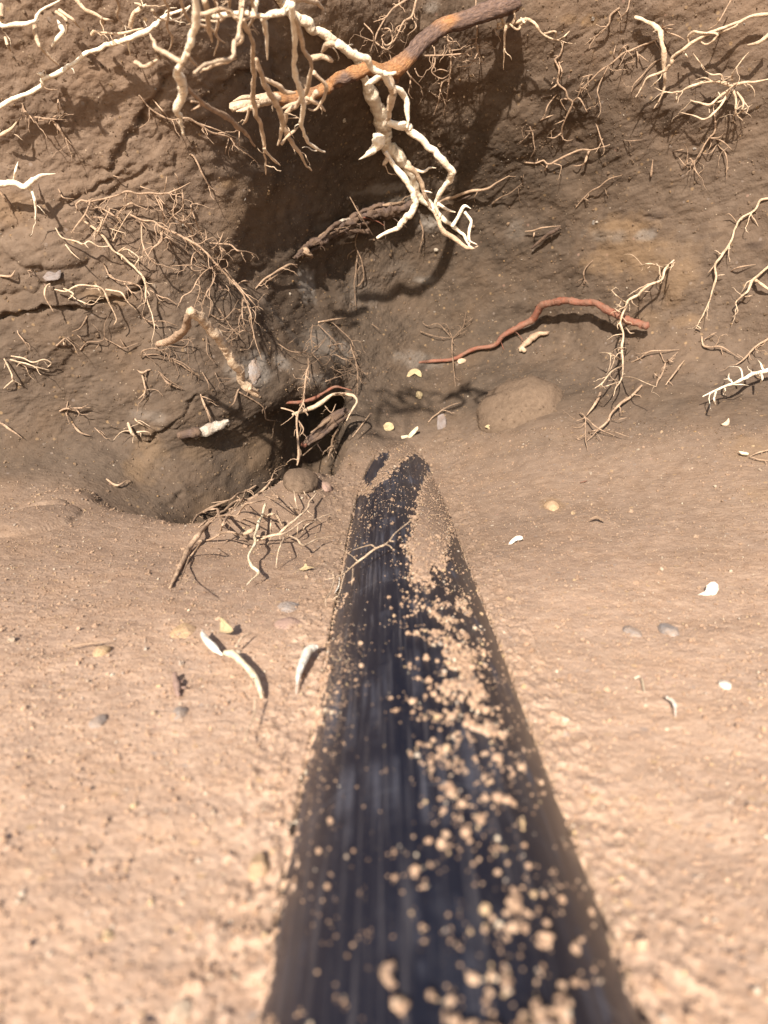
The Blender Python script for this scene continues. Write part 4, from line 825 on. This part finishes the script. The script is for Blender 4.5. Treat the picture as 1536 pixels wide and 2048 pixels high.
root_thing('surface_root', 'dark brown rootlets dangling below the middle of the decayed strip', 'root', 5, 'brown', [
 ([(745,370),(730,440),(760,540),(770,640),(720,690)], (7,6,5)), ([(740,480),(730,600),(720,680),(735,810)], (6,5)), ([(730,470),(690,500),(680,530)], (5,4)), ([(730,430),(650,435)], (5,4)), ([(770,640),(745,680)], (6,5))], off=W2, hair=.3)
root_thing('surface_root', 'short dark root drooping under the tip of the hanging root', 'root', 5, 'brown', [([(1085,300),(1110,370),(1100,430),(1082,495)], (7,7,5))], off=W2)
root_thing('straw', 'bleached splinter lying level in the lower hollow', 'straw', 5, 'tan', [([(520,878),(590,865),(678,853)], (6,8,5))], off=(.006,.008), kink=.2, hair=0)
root_thing('surface_root', 'web of hair roots over the bluish patch at the bottom of the hollow', 'root', 5, 'brown', [
 ([(300,1000),(370,1045),(440,1050),(490,1060)], (4,5)), ([(490,890),(480,950),(490,1030)], (5,5)), ([(480,1060),(530,1010),(560,960)], (5,4)), ([(490,1060),(545,1110)], (5,4)), ([(520,890),(620,990),(600,1000)], (4,4)), ([(600,880),(700,975),(715,1030),(740,1080)], (4,5)),
 ([(465,1080),(465,1180),(435,1240),(450,1330)], (6,5,5)), ([(570,1010),(650,1000),(700,1030)], (4,4)), ([(620,1060),(680,1090),(760,1080)], (4,4)), ([(700,1000),(730,1100),(740,1180),(735,1280)], (5,5)), ([(590,1130),(660,1160),(750,1120)], (4,4)), ([(350,1000),(400,960)], (3,3)), ([(560,1210),(640,1180),(720,1150)], (5,4)), ([(760,1150),(800,1180)], (4,3)), ([(400,1060),(460,1030),(450,990)], (3,3)), ([(610,1110),(590,1060),(640,1020)], (4,3))], off=(.01,.03,.015), hair=1.3)
root_thing('surface_root', 'faint spreading hair roots above the left end of the red root', 'root', 5, 'brown', [
 ([(1270,970),(1200,890),(1140,900),(1100,880)], (4,4)), ([(1270,970),(1240,900),(1210,880)], (4,3)), ([(1270,970),(1270,1040),(1275,1100),(1285,1250)], (5,5,4)), ([(1270,970),(1330,900),(1345,820)], (4,3)), ([(1090,930),(1180,960),(1270,965)], (4,4)), ([(1330,900),(1390,850)], (3,3)), ([(1290,960),(1350,920)], (4,3)), ([(820,890),(870,930)], (4,3))], off=(.006,.015,.008), hair=.8)

# --- right middle
root_thing('red_root', 'arched reddish-brown root lying at the foot of the hollow, its cut end at right', 'root', 0, 'red', [
 ([(838,725),(865,722),(908,716),(950,698),(990,690),(1008,670),(1037,653),(1066,637),(1082,612),(1107,605),(1132,601),(1165,605),(1190,606),(1215,620),(1240,632),(1264,643),(1294,652)], (4,6,6.5,7,7.5,9,10.5,12,13,12.5,12,12,12,12.5,12.5,12.5,14))], off=(.0,.008,.02,.035,.045,.04,.03), kink=.2, hair=.12, rough=.2, sides=12, knob=.05, )
root_thing('twig', 'tiny cream cut stub at the right-hand end of the red root', 'twig', 0, 'cream', [([(1290,651),(1300,654)], (7,6))], off=(.03,.03), hair=0, kink=0) if False else None
root_thing('hanging_root', 'slender pale root hanging straight down across the red root, hairy at its foot', 'root', 6, 'cream', [
 ([(1082,338),(1040,380),(1020,430),(950,460),(910,500),(860,530),(845,570),(830,640),(842,700),(830,760),(835,830),(830,900),(800,950),(788,992)], (6,9,10,11,10,9,9,9,8,7)), ([(1030,375),(960,357),(918,372)], (6,5)), ([(920,490),(972,492)], (6,4)), ([(845,545),(800,510),(773,483)], (6,4)), ([(845,660),(870,690),(890,690)], (6,4)),
 ([(830,820),(770,790),(718,785)], (7,5)), ([(830,850),(780,880),(740,930),(700,958)], (6,5)), ([(830,905),(880,908),(950,935),(992,952)], (5,4)), ([(825,925),(760,945),(720,960)], (5,4)), ([(840,570),(800,555)], (5,4)), ([(830,720),(810,735)], (5,3)), ([(855,760),(810,765)], (4,3)), ([(835,600),(790,570)], (5,4)), ([(1060,360),(1085,345)], (6,5))], off=(.005,.05,.07,.06,.05), hair=.55)
root_thing('surface_root', 'bent brown rootlet on the bank below the hairy hanging root', 'root', 6, 'tan', [
 ([(927,943),(880,990),(830,1030),(780,1080),(760,1120),(720,1160),(658,1207)], (9,11,10,9,8,6)), ([(727,978),(700,1030),(668,1092)], (11,11,8)), ([(638,1080),(670,1110),(720,1150),(795,1190)], (6,6,4)), ([(655,1095),(655,1200),(666,1260)], (6,5,4)), ([(780,1110),(852,1100)], (4,3)), ([(670,1170),(720,1155)], (6,6)), ([(625,1075),(650,1100),(610,1120)], (5,4)), ([(740,1160),(880,1195)], (4,2))], off=(.004,.016,.008), hair=.4)
root_thing('surface_root', 'branched brown rootlet right of the hairy hanging root', 'root', 6, 'tan', [
 ([(875,832),(920,810),(970,780),(1040,775),(1108,770)], (5,6,5)), ([(1012,780),(1040,830),(1104,778)], (5,4)), ([(1042,830),(1020,890),(1003,920),(996,952)], (7,7)), ([(1132,823),(1085,890),(1040,942)], (6,7)), ([(1000,905),(985,880)], (5,4)), ([(1050,820),(1080,830)], (5,4))], off=W2, hair=.4)
root_thing('surface_root', 'small forked brown rootlet above the arch of the red root', 'root', 6, 'brown', [([(690,340),(650,390),(650,420),(670,462)], (5,6,4)), ([(650,420),(605,450)], (4,3)), ([(655,440),(640,465)], (4,3))], off=W2, hair=.3)
root_thing('surface_root', 'long slender root running down beside the right edge from the ochre patches', 'root', 6, 'cream', [
 ([(1545,40),(1500,50),(1470,100),(1400,140),(1380,180),(1360,240),(1320,300),(1283,350),(1285,420),(1265,490),(1245,570),(1210,630),(1190,668)], (8,7,8,9,9,8,7,7)), ([(1280,360),(1243,402)], (6,4)), ([(1285,415),(1330,408)], (4,3)), ([(1385,155),(1350,115),(1328,125)], (4,3), dict(mat='tan')), ([(1190,668),(1215,672),(1190,655)], (5,4))], off=(.004,.012,.01), hair=.15)
root_thing('surface_root', 'short straight rootlet between the long slender root and the right edge', 'root', 6, 'tan', [([(1358,392),(1400,370),(1477,362)], (6,6,4))], off=W2)
root_thing('surface_root', 'forked cream root at the right edge above the hairy white one', 'root', 6, 'cream', [
 ([(1550,360),(1500,400),(1460,440),(1440,490),(1412,515),(1380,550),(1387,590),(1368,612)], (10,10,9,7,6)), ([(1470,430),(1500,450),(1545,472)], (13,12)), ([(1420,515),(1462,510)], (5,3)), ([(1412,515),(1395,500)], (5,4))], off=(.01,.02,.01), hair=.3)
root_thing('surface_root', 'zigzag tan rootlet ending near the hairy white root at right', 'root', 6, 'tan', [([(1215,708),(1222,750),(1260,762),(1300,760),(1330,770),(1400,812)], (6,8,7,5)), ([(1232,720),(1285,688)], (5,4)), ([(1550,712),(1500,740),(1450,780),(1420,820),(1382,850)], (9,8,6))], off=W2, hair=.5)
root_thing('hanging_root', 'bright hairy root sticking in from the right edge with short side spurs', 'root', 6, 'white', [
 ([(1570,860),(1480,885),(1440,900),(1400,920),(1350,945),(1290,965),(1222,995)], (15,15,13,11,11,9)), ([(1515,870),(1490,820)], (9,6)), ([(1500,885),(1510,910),(1493,932)], (8,6)), ([(1460,890),(1448,868)], (7,5)), ([(1412,910),(1400,860),(1350,855)], (7,6,5)), ([(1370,935),(1345,912),(1345,883)], (7,6)), ([(1285,970),(1275,1010),(1283,1042)], (8,7,6)), ([(1370,940),(1442,945)], (4,3)), ([(1325,955),(1330,975)], (5,4)), ([(1480,890),(1440,870)], (5,4))], off=(.035,.045,.03), hair=.15)

# --- pit at left and litter near it
root_thing('wood_chip', 'bleached wood chip with a dark end lying on the lip of the left pit', 'wood', 7, 'lichen', [
 ([(670,392),(720,385),(770,365),(815,345),(835,352)], (20,24,22,18,12)), ([(595,402),(640,392),(690,385)], (14,24,20), dict(mat='purple')), ([(790,340),(830,330)], (9,7))], off=(.01,.014), kink=.3, rough=.35, hair=0, sides=11)
root_thing('surface_root', 'stubby brown root rising from the bleached wood chip', 'root', 7, 'tan', [([(700,205),(720,260),(745,335)], (7,10,9)), ([(700,215),(730,222),(765,238)], (5,4))], off=W2, hair=.3)
root_thing('red_root', 'dark red root bridging the black gap at the right end of the left pit', 'root', 7, 'red', [([(985,290),(1060,250),(1150,245),(1220,230),(1290,190),(1340,172),(1405,190)], (10,14,13,13,12,10))], depth=(1.42,1.44,1.43), kink=.4, hair=.1, sides=10)
root_thing('surface_root', 'tan wood strip just below the dark red root in the black gap', 'root', 7, 'cream', [([(1128,300),(1200,275),(1260,248),(1310,208),(1390,208),(1425,232),(1405,280),(1383,332)], (14,19,17,14,13,10,8)), ([(1320,205),(1380,200)], (12,9), dict(mat='tan'))], depth=(1.38,1.42,1.40), kink=.5, hair=.15)
root_thing('rotten_stick', 'purplish rotten wood piece inside the black gap', 'stick', 7, 'purple', [([(1180,435),(1230,400),(1260,380),(1320,320),(1385,285)], (8,17,20,18,10)), ([(1190,415),(1240,375),(1300,315),(1370,270)], (5,12,12,6)), ([(1200,440),(1270,395),(1330,345),(1390,305)], (5,11,10,5)), ([(1215,385),(1290,330),(1340,290)], (4,8,4), dict(mat='brown')), ([(1180,440),(1205,420)], (12,14), dict(mat='red'))], depth=(1.40,1.46), kink=.4, rough=.4, sides=12, hair=.2)
root_thing('hanging_root', 'thin dusty root dangling into the left pit with a clod stuck on its tip', 'root', 7, 'tan', [([(1205,70),(1190,120),(1185,180),(1180,240),(1150,310),(1155,420),(1155,500),(1152,535)], (5,6,6,7,9,9,15,16)), ([(1075,270),(1130,290),(1150,310)], (6,6)), ([(1280,260),(1310,290),(1330,250)], (4,4)), ([(1150,320),(1180,370),(1160,400)], (5,4))], depth=(1.38,1.37), hair=.7)
root_thing('surface_root', 'small dusty root spray beside the black streaks of the pipe', 'root', 7, 'tan', [([(1340,370),(1315,420),(1310,460),(1298,500)], (8,9,12)), ([(1310,430),(1350,420)], (5,4)), ([(1315,440),(1335,480)], (6,5)), ([(1320,400),(1295,390)], (5,4))], off=(.02,.02), hair=.5)
root_thing('straw', 'fine straw slanting up out of the left pit', 'straw', 7, 'tan', [([(1178,490),(1262,418)], (5,4))], off=(.03,.03), hair=0, kink=.2)
root_thing('straw', 'thin grass stalk on the soil between the black gap and the pipe', 'straw', 7, 'tan', [([(1408,405),(1450,350),(1490,295)], (4,6,4))], off=(.003,.004), hair=0, kink=.2)
root_thing('surface_root', 'curled rootlet hanging under the upper rim of the left pit', 'root', 7, 'brown', [([(880,180),(860,240),(835,270)], (9,5)), ([(870,190),(985,260),(1010,320),(1065,330)], (7,6,5))], off=W2, hair=.4)
root_thing('surface_root', 'pointed pale flake with threads on the lower left wall', 'root', 7, 'tan', [([(470,92),(430,110),(400,90)], (8,12,4)), ([(430,110),(435,160),(440,200),(410,230)], (9,6,5)), ([(440,190),(435,235)], (5,3))], off=W2, hair=.5)
root_thing('surface_root', 'feathery dusty rootlet near the left edge above the mound', 'root', 7, 'tan', [([(45,285),(100,270),(190,270)], (8,7,4)), ([(75,290),(85,320)], (5,3))], off=W2, hair=1.0)
root_thing('surface_root', 'short curved rootlet on the slope left of the pit, upper of two', 'root', 7, 'tan', [([(108,342),(140,385),(188,400)], (6,8,5)), ([(208,362),(246,402)], (5,5))], off=W2)
root_thing('surface_root', 'thorn-like pale root stub between the curved rootlet and the pit', 'root', 7, 'cream', [([(362,338),(390,380),(410,408)], (12,13,7)), ([(405,382),(462,380)], (7,6)), ([(395,320),(440,355)], (5,4))], off=(.008,.014,.01), hair=.6)
root_thing('surface_root', 'crescent rootlet on the soil at the left end of the pit', 'root', 7, 'tan', [([(262,600),(310,632),(357,608)], (6,9,5))], off=W2)
root_thing('surface_root', 'wavy dusty rootlet above the left pit near the brown flake', 'root', 7, 'brown', [([(503,98),(550,150),(618,182)], (6,7,5)), ([(560,40),(630,80),(690,125)], (7,5))], off=W2, hair=.5)

root_thing('fallen_root', 'dusty pinkish root mass arching from the mound over the mouth of the left pit', 'root', 7, 'tan', [
 ([(555,1110),(600,1020),(630,950),(660,900),(700,850),(745,800),(800,760),(860,710),(930,690),(990,650),(1020,620),(1040,580),(1085,553)], (10,20,22,20,17,12,13,16,15,9,7,5)), ([(960,630),(910,660),(870,670),(830,700),(750,712)], (7,8,8,6)), ([(1062,595),(1020,612)], (7,8)), ([(900,690),(850,760),(810,800),(788,840)], (10,12,9)), ([(780,740),(800,800),(800,842)], (12,14,12)),
 ([(690,890),(750,880),(800,850),(850,850),(895,868)], (6,9,10,11)), ([(690,825),(740,790),(830,770),(875,775)], (7,9,8)), ([(830,700),(700,760),(672,800),(655,862)], (10,9,6)), ([(680,770),(740,745),(800,740)], (7,8)), ([(970,660),(1030,660),(1060,690),(1050,650)], (6,5)), ([(1000,680),(1050,700),(1070,680)], (5,4)), ([(640,980),(700,900),(715,880)], (8,6)), ([(870,770),(920,720),(1000,700)], (8,7)), ([(650,960),(610,1060),(592,1105)], (7,4)), ([(920,720),(950,750)], (5,4)), ([(890,790),(960,770)], (6,5)), ([(780,760),(860,730),(920,700)], (9,9))], off=(.0,.006,.02,.05,.05,.03), hair=.35)
root_thing('fallen_root', 'pale forked root lying on the mound between the left pit and the pipe', 'root', 7, 'cream', [
 ([(1242,663),(1210,705),(1190,750),(1150,790),(1100,830),(1060,858),(1000,872),(938,870)], (6,9,10,12,11,9)), ([(1180,652),(1197,692)], (5,6)), ([(1135,652),(1145,710),(1162,745)], (5,6)), ([(1160,745),(1110,730),(1078,710)], (5,5)),
 ([(1002,718),(990,770),(970,810),(955,870),(960,900),(930,960),(935,1000),(965,1035),(940,1060),(915,1092)], (11,12,12,11,12,14,13,6), dict(mat='ivory')), ([(1000,770),(1050,765),(1082,822)], (12,10)), ([(970,832),(920,842),(885,868)], (13,20), dict(mat='cream')), ([(955,890),(1020,870),(1100,850),(1170,800),(1240,790),(1313,758)], (8,9,7,4)),
 ([(1100,860),(1150,880),(1180,912),(1240,882),(1328,865)], (8,8,5)), ([(1090,870),(1065,930),(1050,1012)], (8,6,4)), ([(1160,800),(1150,870)], (6,5)), ([(1030,790),(1025,852)], (8,5)), ([(1240,790),(1190,820),(1170,860)], (5,4))], off=(.012,.03,.02,.01), hair=.12)
root_thing('fallen_root', 'slender cream root lying across the black pipe with splayed tips', 'root', 8, 'cream', [
 ([(682,587),(640,620),(590,660),(550,710),(520,735),(460,760),(410,800),(370,830),(320,870),(270,910),(220,930),(148,950)], (6,8,8,10,11,11,11,10,9,7)), ([(465,757),(440,738),(400,745),(318,772)], (7,7,5)), ([(350,832),(300,790),(225,748)], (7,5,4)), ([(520,735),(550,745),(572,770)], (8,6)), ([(545,715),(585,718)], (8,7)),
 ([(325,880),(322,940),(318,992)], (7,6,4)), ([(275,908),(260,960),(240,1040),(220,1055),(180,1082)], (8,6,4)), ([(215,932),(190,1020),(160,1070),(160,1115)], (9,8,6)), ([(300,880),(280,870)], (6,5)), ([(205,930),(200,880)], (5,3))], off=(.018,.02,.022,.016), hair=.1, kink=.7)
root_thing('white_sliver', 'small white sliver caught under the splayed tips of the root on the pipe', 'sliver', 8, 'snow', [([(243,935),(238,990),(212,1035)], (5,9,5))], off=(.006,.006), hair=0, kink=.1)
root_thing('pale_shoot', 'bulbous white and yellow root shoot with a hair tail lying left of the pipe', 'shoot', 9, 'ivory', [
 ([(985,450),(1020,455),(1050,480),(1100,530),(1135,590),(1150,650)], (18,26,25,21,22,24)), ([(888,350),(890,375),(915,405),(950,440),(975,462)], (4,22,30,31,22), dict(mat='snow', name='white_tip', kink=.15)),
 ([(1035,425),(1060,385),(1105,362)], (9,7,6), dict(mat='cream')), ([(1120,655),(1115,720),(1100,765),(1080,810),(1100,860),(1143,887)], (10,6,5,5), dict(mat='cream', name='hair_tail')), ([(1115,740),(1155,750)], (6,6), dict(mat='cream')), ([(1110,560),(1095,610)], (5,4), dict(mat='cream')), ([(1130,770),(1240,770)], (4,2), dict(mat='tan'))], off=(.009,.010,.007), kink=.35, hair=.03, rough=.2, sides=12)
root_thing('white_bulb', 'smooth white teardrop-shaped shoot lying beside the left edge of the pipe', 'shoot', 9, 'snow', [([(1392,425),(1372,430),(1350,445),(1335,480),(1318,520),(1308,560),(1303,600),(1300,632)], (18,32,37,34,28,17,10,6))], off=(.008,.009,.004), kink=.0, hair=0, rough=.04, sides=16, knob=0.)
root_thing('twig', 'short straight tan twig lying flat on the floor at left', 'twig', 9, 'tan', [([(298,426),(380,412),(472,402)], (7,6,6))], off=(.006,.006), kink=.1, hair=0)
root_thing('straw', 'hair-fine fibre on the floor beside the short tan twig', 'straw', 9, 'tan', [([(140,458),(190,460),(240,464)], (2.2,2.2))], off=(.003,.003), hair=0)
root_thing('surface_root', 'pale forked rootlet entering from the right edge above the floor', 'root', 10, 'tan', [([(1560,262),(1500,272),(1440,302)], (5,6,6)), ([(1430,290),(1400,284),(1375,280)], (12,13,6), dict(mat='ivory')), ([(1440,302),(1500,318),(1560,322)], (4,4))], off=(.005,.006), hair=.3)
root_thing('surface_root', 'tan rootlet at the left edge above the mound', 'root', 0, 'tan', [([(-5,842),(20,858),(45,875)], (4,4,2))], off=(.01,.012), hair=.3)

# --- flakes, leaves, seeds, stones
def flake(name, label, cat, u, v, outline, mat, off=.004, thick=.0012, cup=.15):
    """A thin curled flake: outline in pixels round (u, v), given true thickness and laid on the soil."""
    c, n, t = hit(u, v); s = t / FPX; n = np.array(n)
    if n @ (np.array(CAM) - np.array(c)) < 0: n = -n
    base = np.array(c) + n * (off + thick)
    O = catmull(list(outline) + [outline[0]], len(outline) * 5)[:-1]; m = len(O); rings = 4; rs = np.random.RandomState(len(label))
    dr = np.array(CAM - Vector(base)); dr /= np.linalg.norm(dr); ax = np.array([1., 0, 0]); ay = np.cross(ax, -dr); ay = np.array([0, SP, CP]) 
    mx = np.abs(O).max(); V = []
    ctr = O.mean(0)
    for side in (1, -1):
        for k in range(rings):
            f = 1 - k / rings
            for p in O:
                q = ctr + (p - ctr) * f; hgt = cup * (np.linalg.norm(q) / mx) ** 2 * mx * s
                V.append(base + ax * q[0] * s - ay * q[1] * s + dr * (hgt + side * thick * (1 if k else .3)) + rs.normal(0, .0002, 3))
        V.append(base + ax * ctr[0] * s - ay * ctr[1] * s + dr * side * thick)
    F, T = [], []; L_ = rings * m + 1
    for sd_ in range(2):
        o = sd_ * L_
        for k in range(rings - 1):
            for j in range(m):
                q = (o + k*m + j, o + k*m + (j+1) % m, o + (k+1)*m + (j+1) % m, o + (k+1)*m + j); F.append(q if sd_ == 0 else q[::-1])
        for j in range(m):
            q = (o + (rings-1)*m + j, o + (rings-1)*m + (j+1) % m, o + rings*m); T.append(q if sd_ == 0 else q[::-1])
    for j in range(m): F.append((j, L_ + j, L_ + (j+1) % m, (j+1) % m))
    ob = mesh_from(name, [(np.array(V), F, T)], M[mat]); tag(ob, label, cat); return ob
flake('dry_leaf', 'small greenish-yellow dry leaf left of the pale split leaf', 'leaf', 777, 859, [(-11,-3),(-3,-10),(8,-7),(10,3),(2,7),(-7,6)], 'yellow')
flake('dry_leaf', 'pale split leaf with a pointed tail above the black arm of the pipe', 'leaf', 820, 872, [(-14,18),(-17,4),(-8,8),(2,-4),(14,-14),(16,-8),(4,6),(-8,14)], 'ivory', cup=.3)
flake('husk', 'curled yellow husk on the bank above the oval seed', 'husk', 826, 749, [(-14,8),(-8,-4),(4,-8),(14,-2),(15,9),(8,4),(2,-1),(-8,8)], 'yellow', cup=.3)
flake('grey_flake', 'upright slate-grey flake on the bank right of the pale split leaf', 'flake', 885, 852, [(-8,-16),(4,-20),(9,-4),(6,14),(-4,20),(-9,6)], 'grey')
flake('shell_flake', 'white pointed flake lying on the floor far right of the pipe', 'flake', 1418, 1188, [(-22,10),(-8,2),(-4,-8),(6,-14),(14,-10),(16,0),(10,9),(-4,11)], 'snow', cup=.25)
flake('white_chip', 'ragged white chip on the floor just right of the upper end of the pipe', 'chip', 1032, 1087, [(-14,10),(-8,0),(0,-6),(6,-8),(14,-6),(13,0),(2,2),(-6,8)], 'snow')
flake('dry_leaf', 'tan triangular flap rising from the yellow and white shoot', 'leaf', 456, 1277, [(-13,14),(-13,-2),(-11,-14),(2,-2),(13,10),(4,16)], 'yellow', off=.012, cup=.2)
flake('dry_leaf', 'little tan curled leaf on the bare floor right of the pipe', 'leaf', 1193, 1047, [(-14,1),(-4,-5),(4,-4),(14,3),(12,6),(2,0),(-8,1)], 'brown', cup=.5, off=.006)
flake('grey_flake', 'dark grey flake stuck in the left wall under the long crack', 'flake', 105, 548, [(-16,4),(-6,-6),(6,-4),(16,-8),(14,6),(2,10),(-10,10)], 'grey')
flake('dry_leaf', 'torn tan leaf scrap on the mound beneath the pale forked root', 'leaf', 612, 1143, [(-14,6),(-4,-2),(0,-8),(6,-2),(18,0),(8,3),(-4,6)], 'yellow', cup=.3)
flake('shell_flake', 'pale pinkish triangular flake on the right-hand slope', 'flake', 1450, 851, [(-8,4),(2,-2),(7,-8),(8,2),(2,6)], 'cream')
flake('brown_flake', 'yellowish flake with a stalk at the lower left of the round clod', 'flake', 985, 862, [(-14,-4),(-6,-8),(4,-4),(16,-2),(10,6),(-2,3)], 'yellow')

def stone(name, label, cat, u, v, ru, rv, mat, sink=.35, seed=0, flat=1., off=0.):
    c, n, t = hit(u, v); n = np.array(n); s = t / FPX; rs = np.random.RandomState(seed + int(u))
    if n @ (np.array(CAM) - np.array(c)) < 0: n = -n
    IV, IF = ico(4); IV = IV.copy()
    IV = IV * (1 + .20 * fbm(IV, 1.1, 2, seed + int(u))[:, None] + .09 * fbm(IV, 4, 3, seed + int(v))[:, None])
    for _ in range(0 if mat == 'clod' else 5):                                          # flattened facets
        d_ = rs.normal(size=3); d_ /= np.linalg.norm(d_); h_ = rs.uniform(.7, .92); p = IV @ d_; IV -= np.maximum(p - h_, 0)[:, None] * d_ * .8
    a = np.array([1., 0, 0]); a = a - n * (a @ n); a /= np.linalg.norm(a); b = np.cross(n, a)
    lift = max(abs(b @ np.array([0, SP, CP])), .35)
    rx = ru * s; ry = rv * s / lift; rz = min(rx, ry) * .8 * flat
    V = np.array(c) + n * rz * (1 - 2 * sink) * 1. + n * off + IV[:, :1] * a * rx + IV[:, 1:2] * b * min(ry, rx * 1.6) + IV[:, 2:] * n * rz
    me_ob = link_mesh(name, V, IF, M[mat] if isinstance(mat, str) else mat); tag(me_ob, label, cat); return me_ob
def mono(name, c0, c1, dirt=.35):
    M[name] = root_material(name, c0, c1, (.40, .27, .18), dirt + .25, rough=.9)
mono('stone_grey', (.30, .27, .255), (.22, .195, .18)); mono('stone_purple', (.33, .215, .18), (.26, .17, .15)); mono('stone_ochre', (.50, .34, .19), (.43, .28, .16)); mono('stone_pale', (.72, .58, .42), (.62, .46, .32), .2)
mono('stone_white', (.85, .80, .70), (.78, .70, .58), .15)
def clod_material():
    m, nt, b = newmat('earth_clod', .95, .1); co = coords(nt); a = noise(nt, co, 120, 5, .7); f = noise(nt, co, 600, 3, .7)
    c = mix(nt, ramp(nt, a.outputs[0], ((.35, 0.), (.65, 1.))), (.13, .09, .062), (.185, .13, .09)); c = mix(nt, ramp(nt, f.outputs[0], ((.3, .6), (.5, 0.))), c, (.11, .07, .045))
    nt.links.new(c, b.inputs['Base Color']); n1 = bump(nt, b, a.outputs[0], .6, .004); bump(nt, b, f.outputs[0], .8, .002, n1); return m
M['clod'] = clod_material()
big = stone('earth_clod', 'large smooth rounded clod of brown earth resting below the red root', 'clod', 1033, 812, 86, 50, 'clod', .66, 1, .80)
cv = np.array([v.co[:] for v in big.data.vertices]); cn = np.array([v.normal[:] for v in big.data.vertices]); ci = np.random.RandomState(9).choice(len(cv), 1500)
cg = grains('crumbs', cv[ci] + np.random.RandomState(2).normal(0, .0012, (1500, 3)), cn[ci], .0007 * np.exp(np.random.RandomState(3).normal(0, .4, 1500)), M['clod'], None, None, 1, .45); cg.parent = big
stone('earth_clod', 'crumbly clod on the rim between the left pit and the pipe', 'clod', 600, 965, 34, 22, 'clod', .45, 3, .8)
stone('stone', 'grey half-buried stone in the floor left of the pipe above the purplish slab', 'stone', 577, 1213, 26, 18, 'stone_grey', .72, 4, .6)
stone('stone', 'flat purplish slab of stone in the floor left of the pipe', 'stone', 580, 1247, 32, 12, 'stone_purple', .65, 5, .5)
stone('stone', 'dark grey pebble in the lower left floor', 'stone', 196, 1445, 14, 13, 'stone_grey', .5, 6)
stone('stone', 'grey pebble just below the purplish bark chip', 'stone', 357, 1428, 16, 10, 'stone_grey', .6, 7)
stone('stone', 'large pale ochre stone in the floor left of the yellow shoot', 'stone', 368, 1262, 26, 16, 'stone_ochre', .7, 8, .6)
stone('stone', 'ochre stone at the tip of the short tan twig', 'stone', 203, 1303, 17, 11, 'stone_ochre', .6, 9)
stone('stone', 'ochre stone set in the floor right of the pipe top', 'stone', 1103, 1013, 17, 15, 'stone_ochre', .68, 10)
stone('stone', 'grey stone half sunk in the right-hand floor', 'stone', 1338, 1262, 18, 18, 'stone_grey', .6, 12)
stone('stone', 'dull flat stone left of the grey one on the right-hand floor', 'stone', 1264, 1264, 18, 11, 'stone_grey', .75, 14)
stone('stone', 'white oval pebble on the lower right floor', 'stone', 1450, 1371, 11, 8, 'stone_white', .35, 17, .7)
stone('stone', 'reddish stone on the soil just left of the pipe near the rim', 'stone', 652, 975, 14, 12, 'stone_purple', .6, 20)
stone('stone', 'pale rounded stone at the bottom left corner, blurred', 'stone', 362, 2025, 20, 13, 'stone_pale', .6, 21, .6)
stone('stone', 'pale yellow stone on the lower left floor beside the pipe', 'stone', 517, 1735, 18, 13, 'stone_ochre', .5, 22)
stone('seed', 'oval yellow seed standing on the bank above the pipe', 'seed', 838, 793, 7, 14, 'yellow', .2, 24)
stone('seed', 'pale tan seed tucked under the left part of the red root', 'seed', 924, 724, 9, 5, 'cream', .2, 25)
stone('grey_chip', 'bluish-grey lump on the wall behind the leaning tan stick', 'stone', 508, 735, 20, 34, 'stone_grey', .75, 26, .5)
root_thing('white_chip', 'white crooked root scrap on the lower right floor', 'chip', 10, 'snow', [([(995,1585),(1020,1600),(1040,1630),(1043,1690)], (16,15,11,5))], off=(.006,.006), kink=.2, hair=0, sides=10)
root_thing('white_chip', 'slim pale sliver left of the crooked white scrap', 'chip', 10, 'ivory', [([(862,1480),(870,1520),(877,1560)], (6,9,6))], off=(.004,.004), kink=.1, hair=0)
root_thing('white_chip', 'short yellowish chip above the slim pale sliver', 'chip', 10, 'ivory', [([(825,1485),(855,1470)], (9,9))], off=(.004,.004), kink=.1, hair=0)
root_thing('wood_chip', 'purplish ragged bark chip on the left floor', 'wood', 9, 'stone_purple', [([(765,545),(775,590),(785,640)], (9,14,8)), ([(785,600),(815,605)], (6,4)), ([(780,565),(800,580)], (6,4))], off=(.003,.004), kink=.3, rough=.35, sides=10, hair=0)
root_thing('wood_chip', 'tiny red-brown chip on the right-hand floor', 'wood', 10, 'red', [([(535,440),(572,430)], (5,7))], off=(.003,.003), hair=0, kink=.1)
root_thing('wood_chip', 'pinkish splinter half buried under the arch of the red root', 'wood', 6, 'tan', [([(335,770),(380,735),(420,700),(475,690)], (9,15,15,9)), ([(345,768),(360,775)], (14,12), dict(mat='cream'))], off=(.006,.008), rough=.3, kink=.3, hair=.1)
root_thing('fallen_root', 'thin brown rootlet on the bank pointing at the round clod', 'root', 5, 'tan', [([(1135,1437),(1190,1385),(1250,1350),(1320,1325)], (4,6,4))], off=W2)
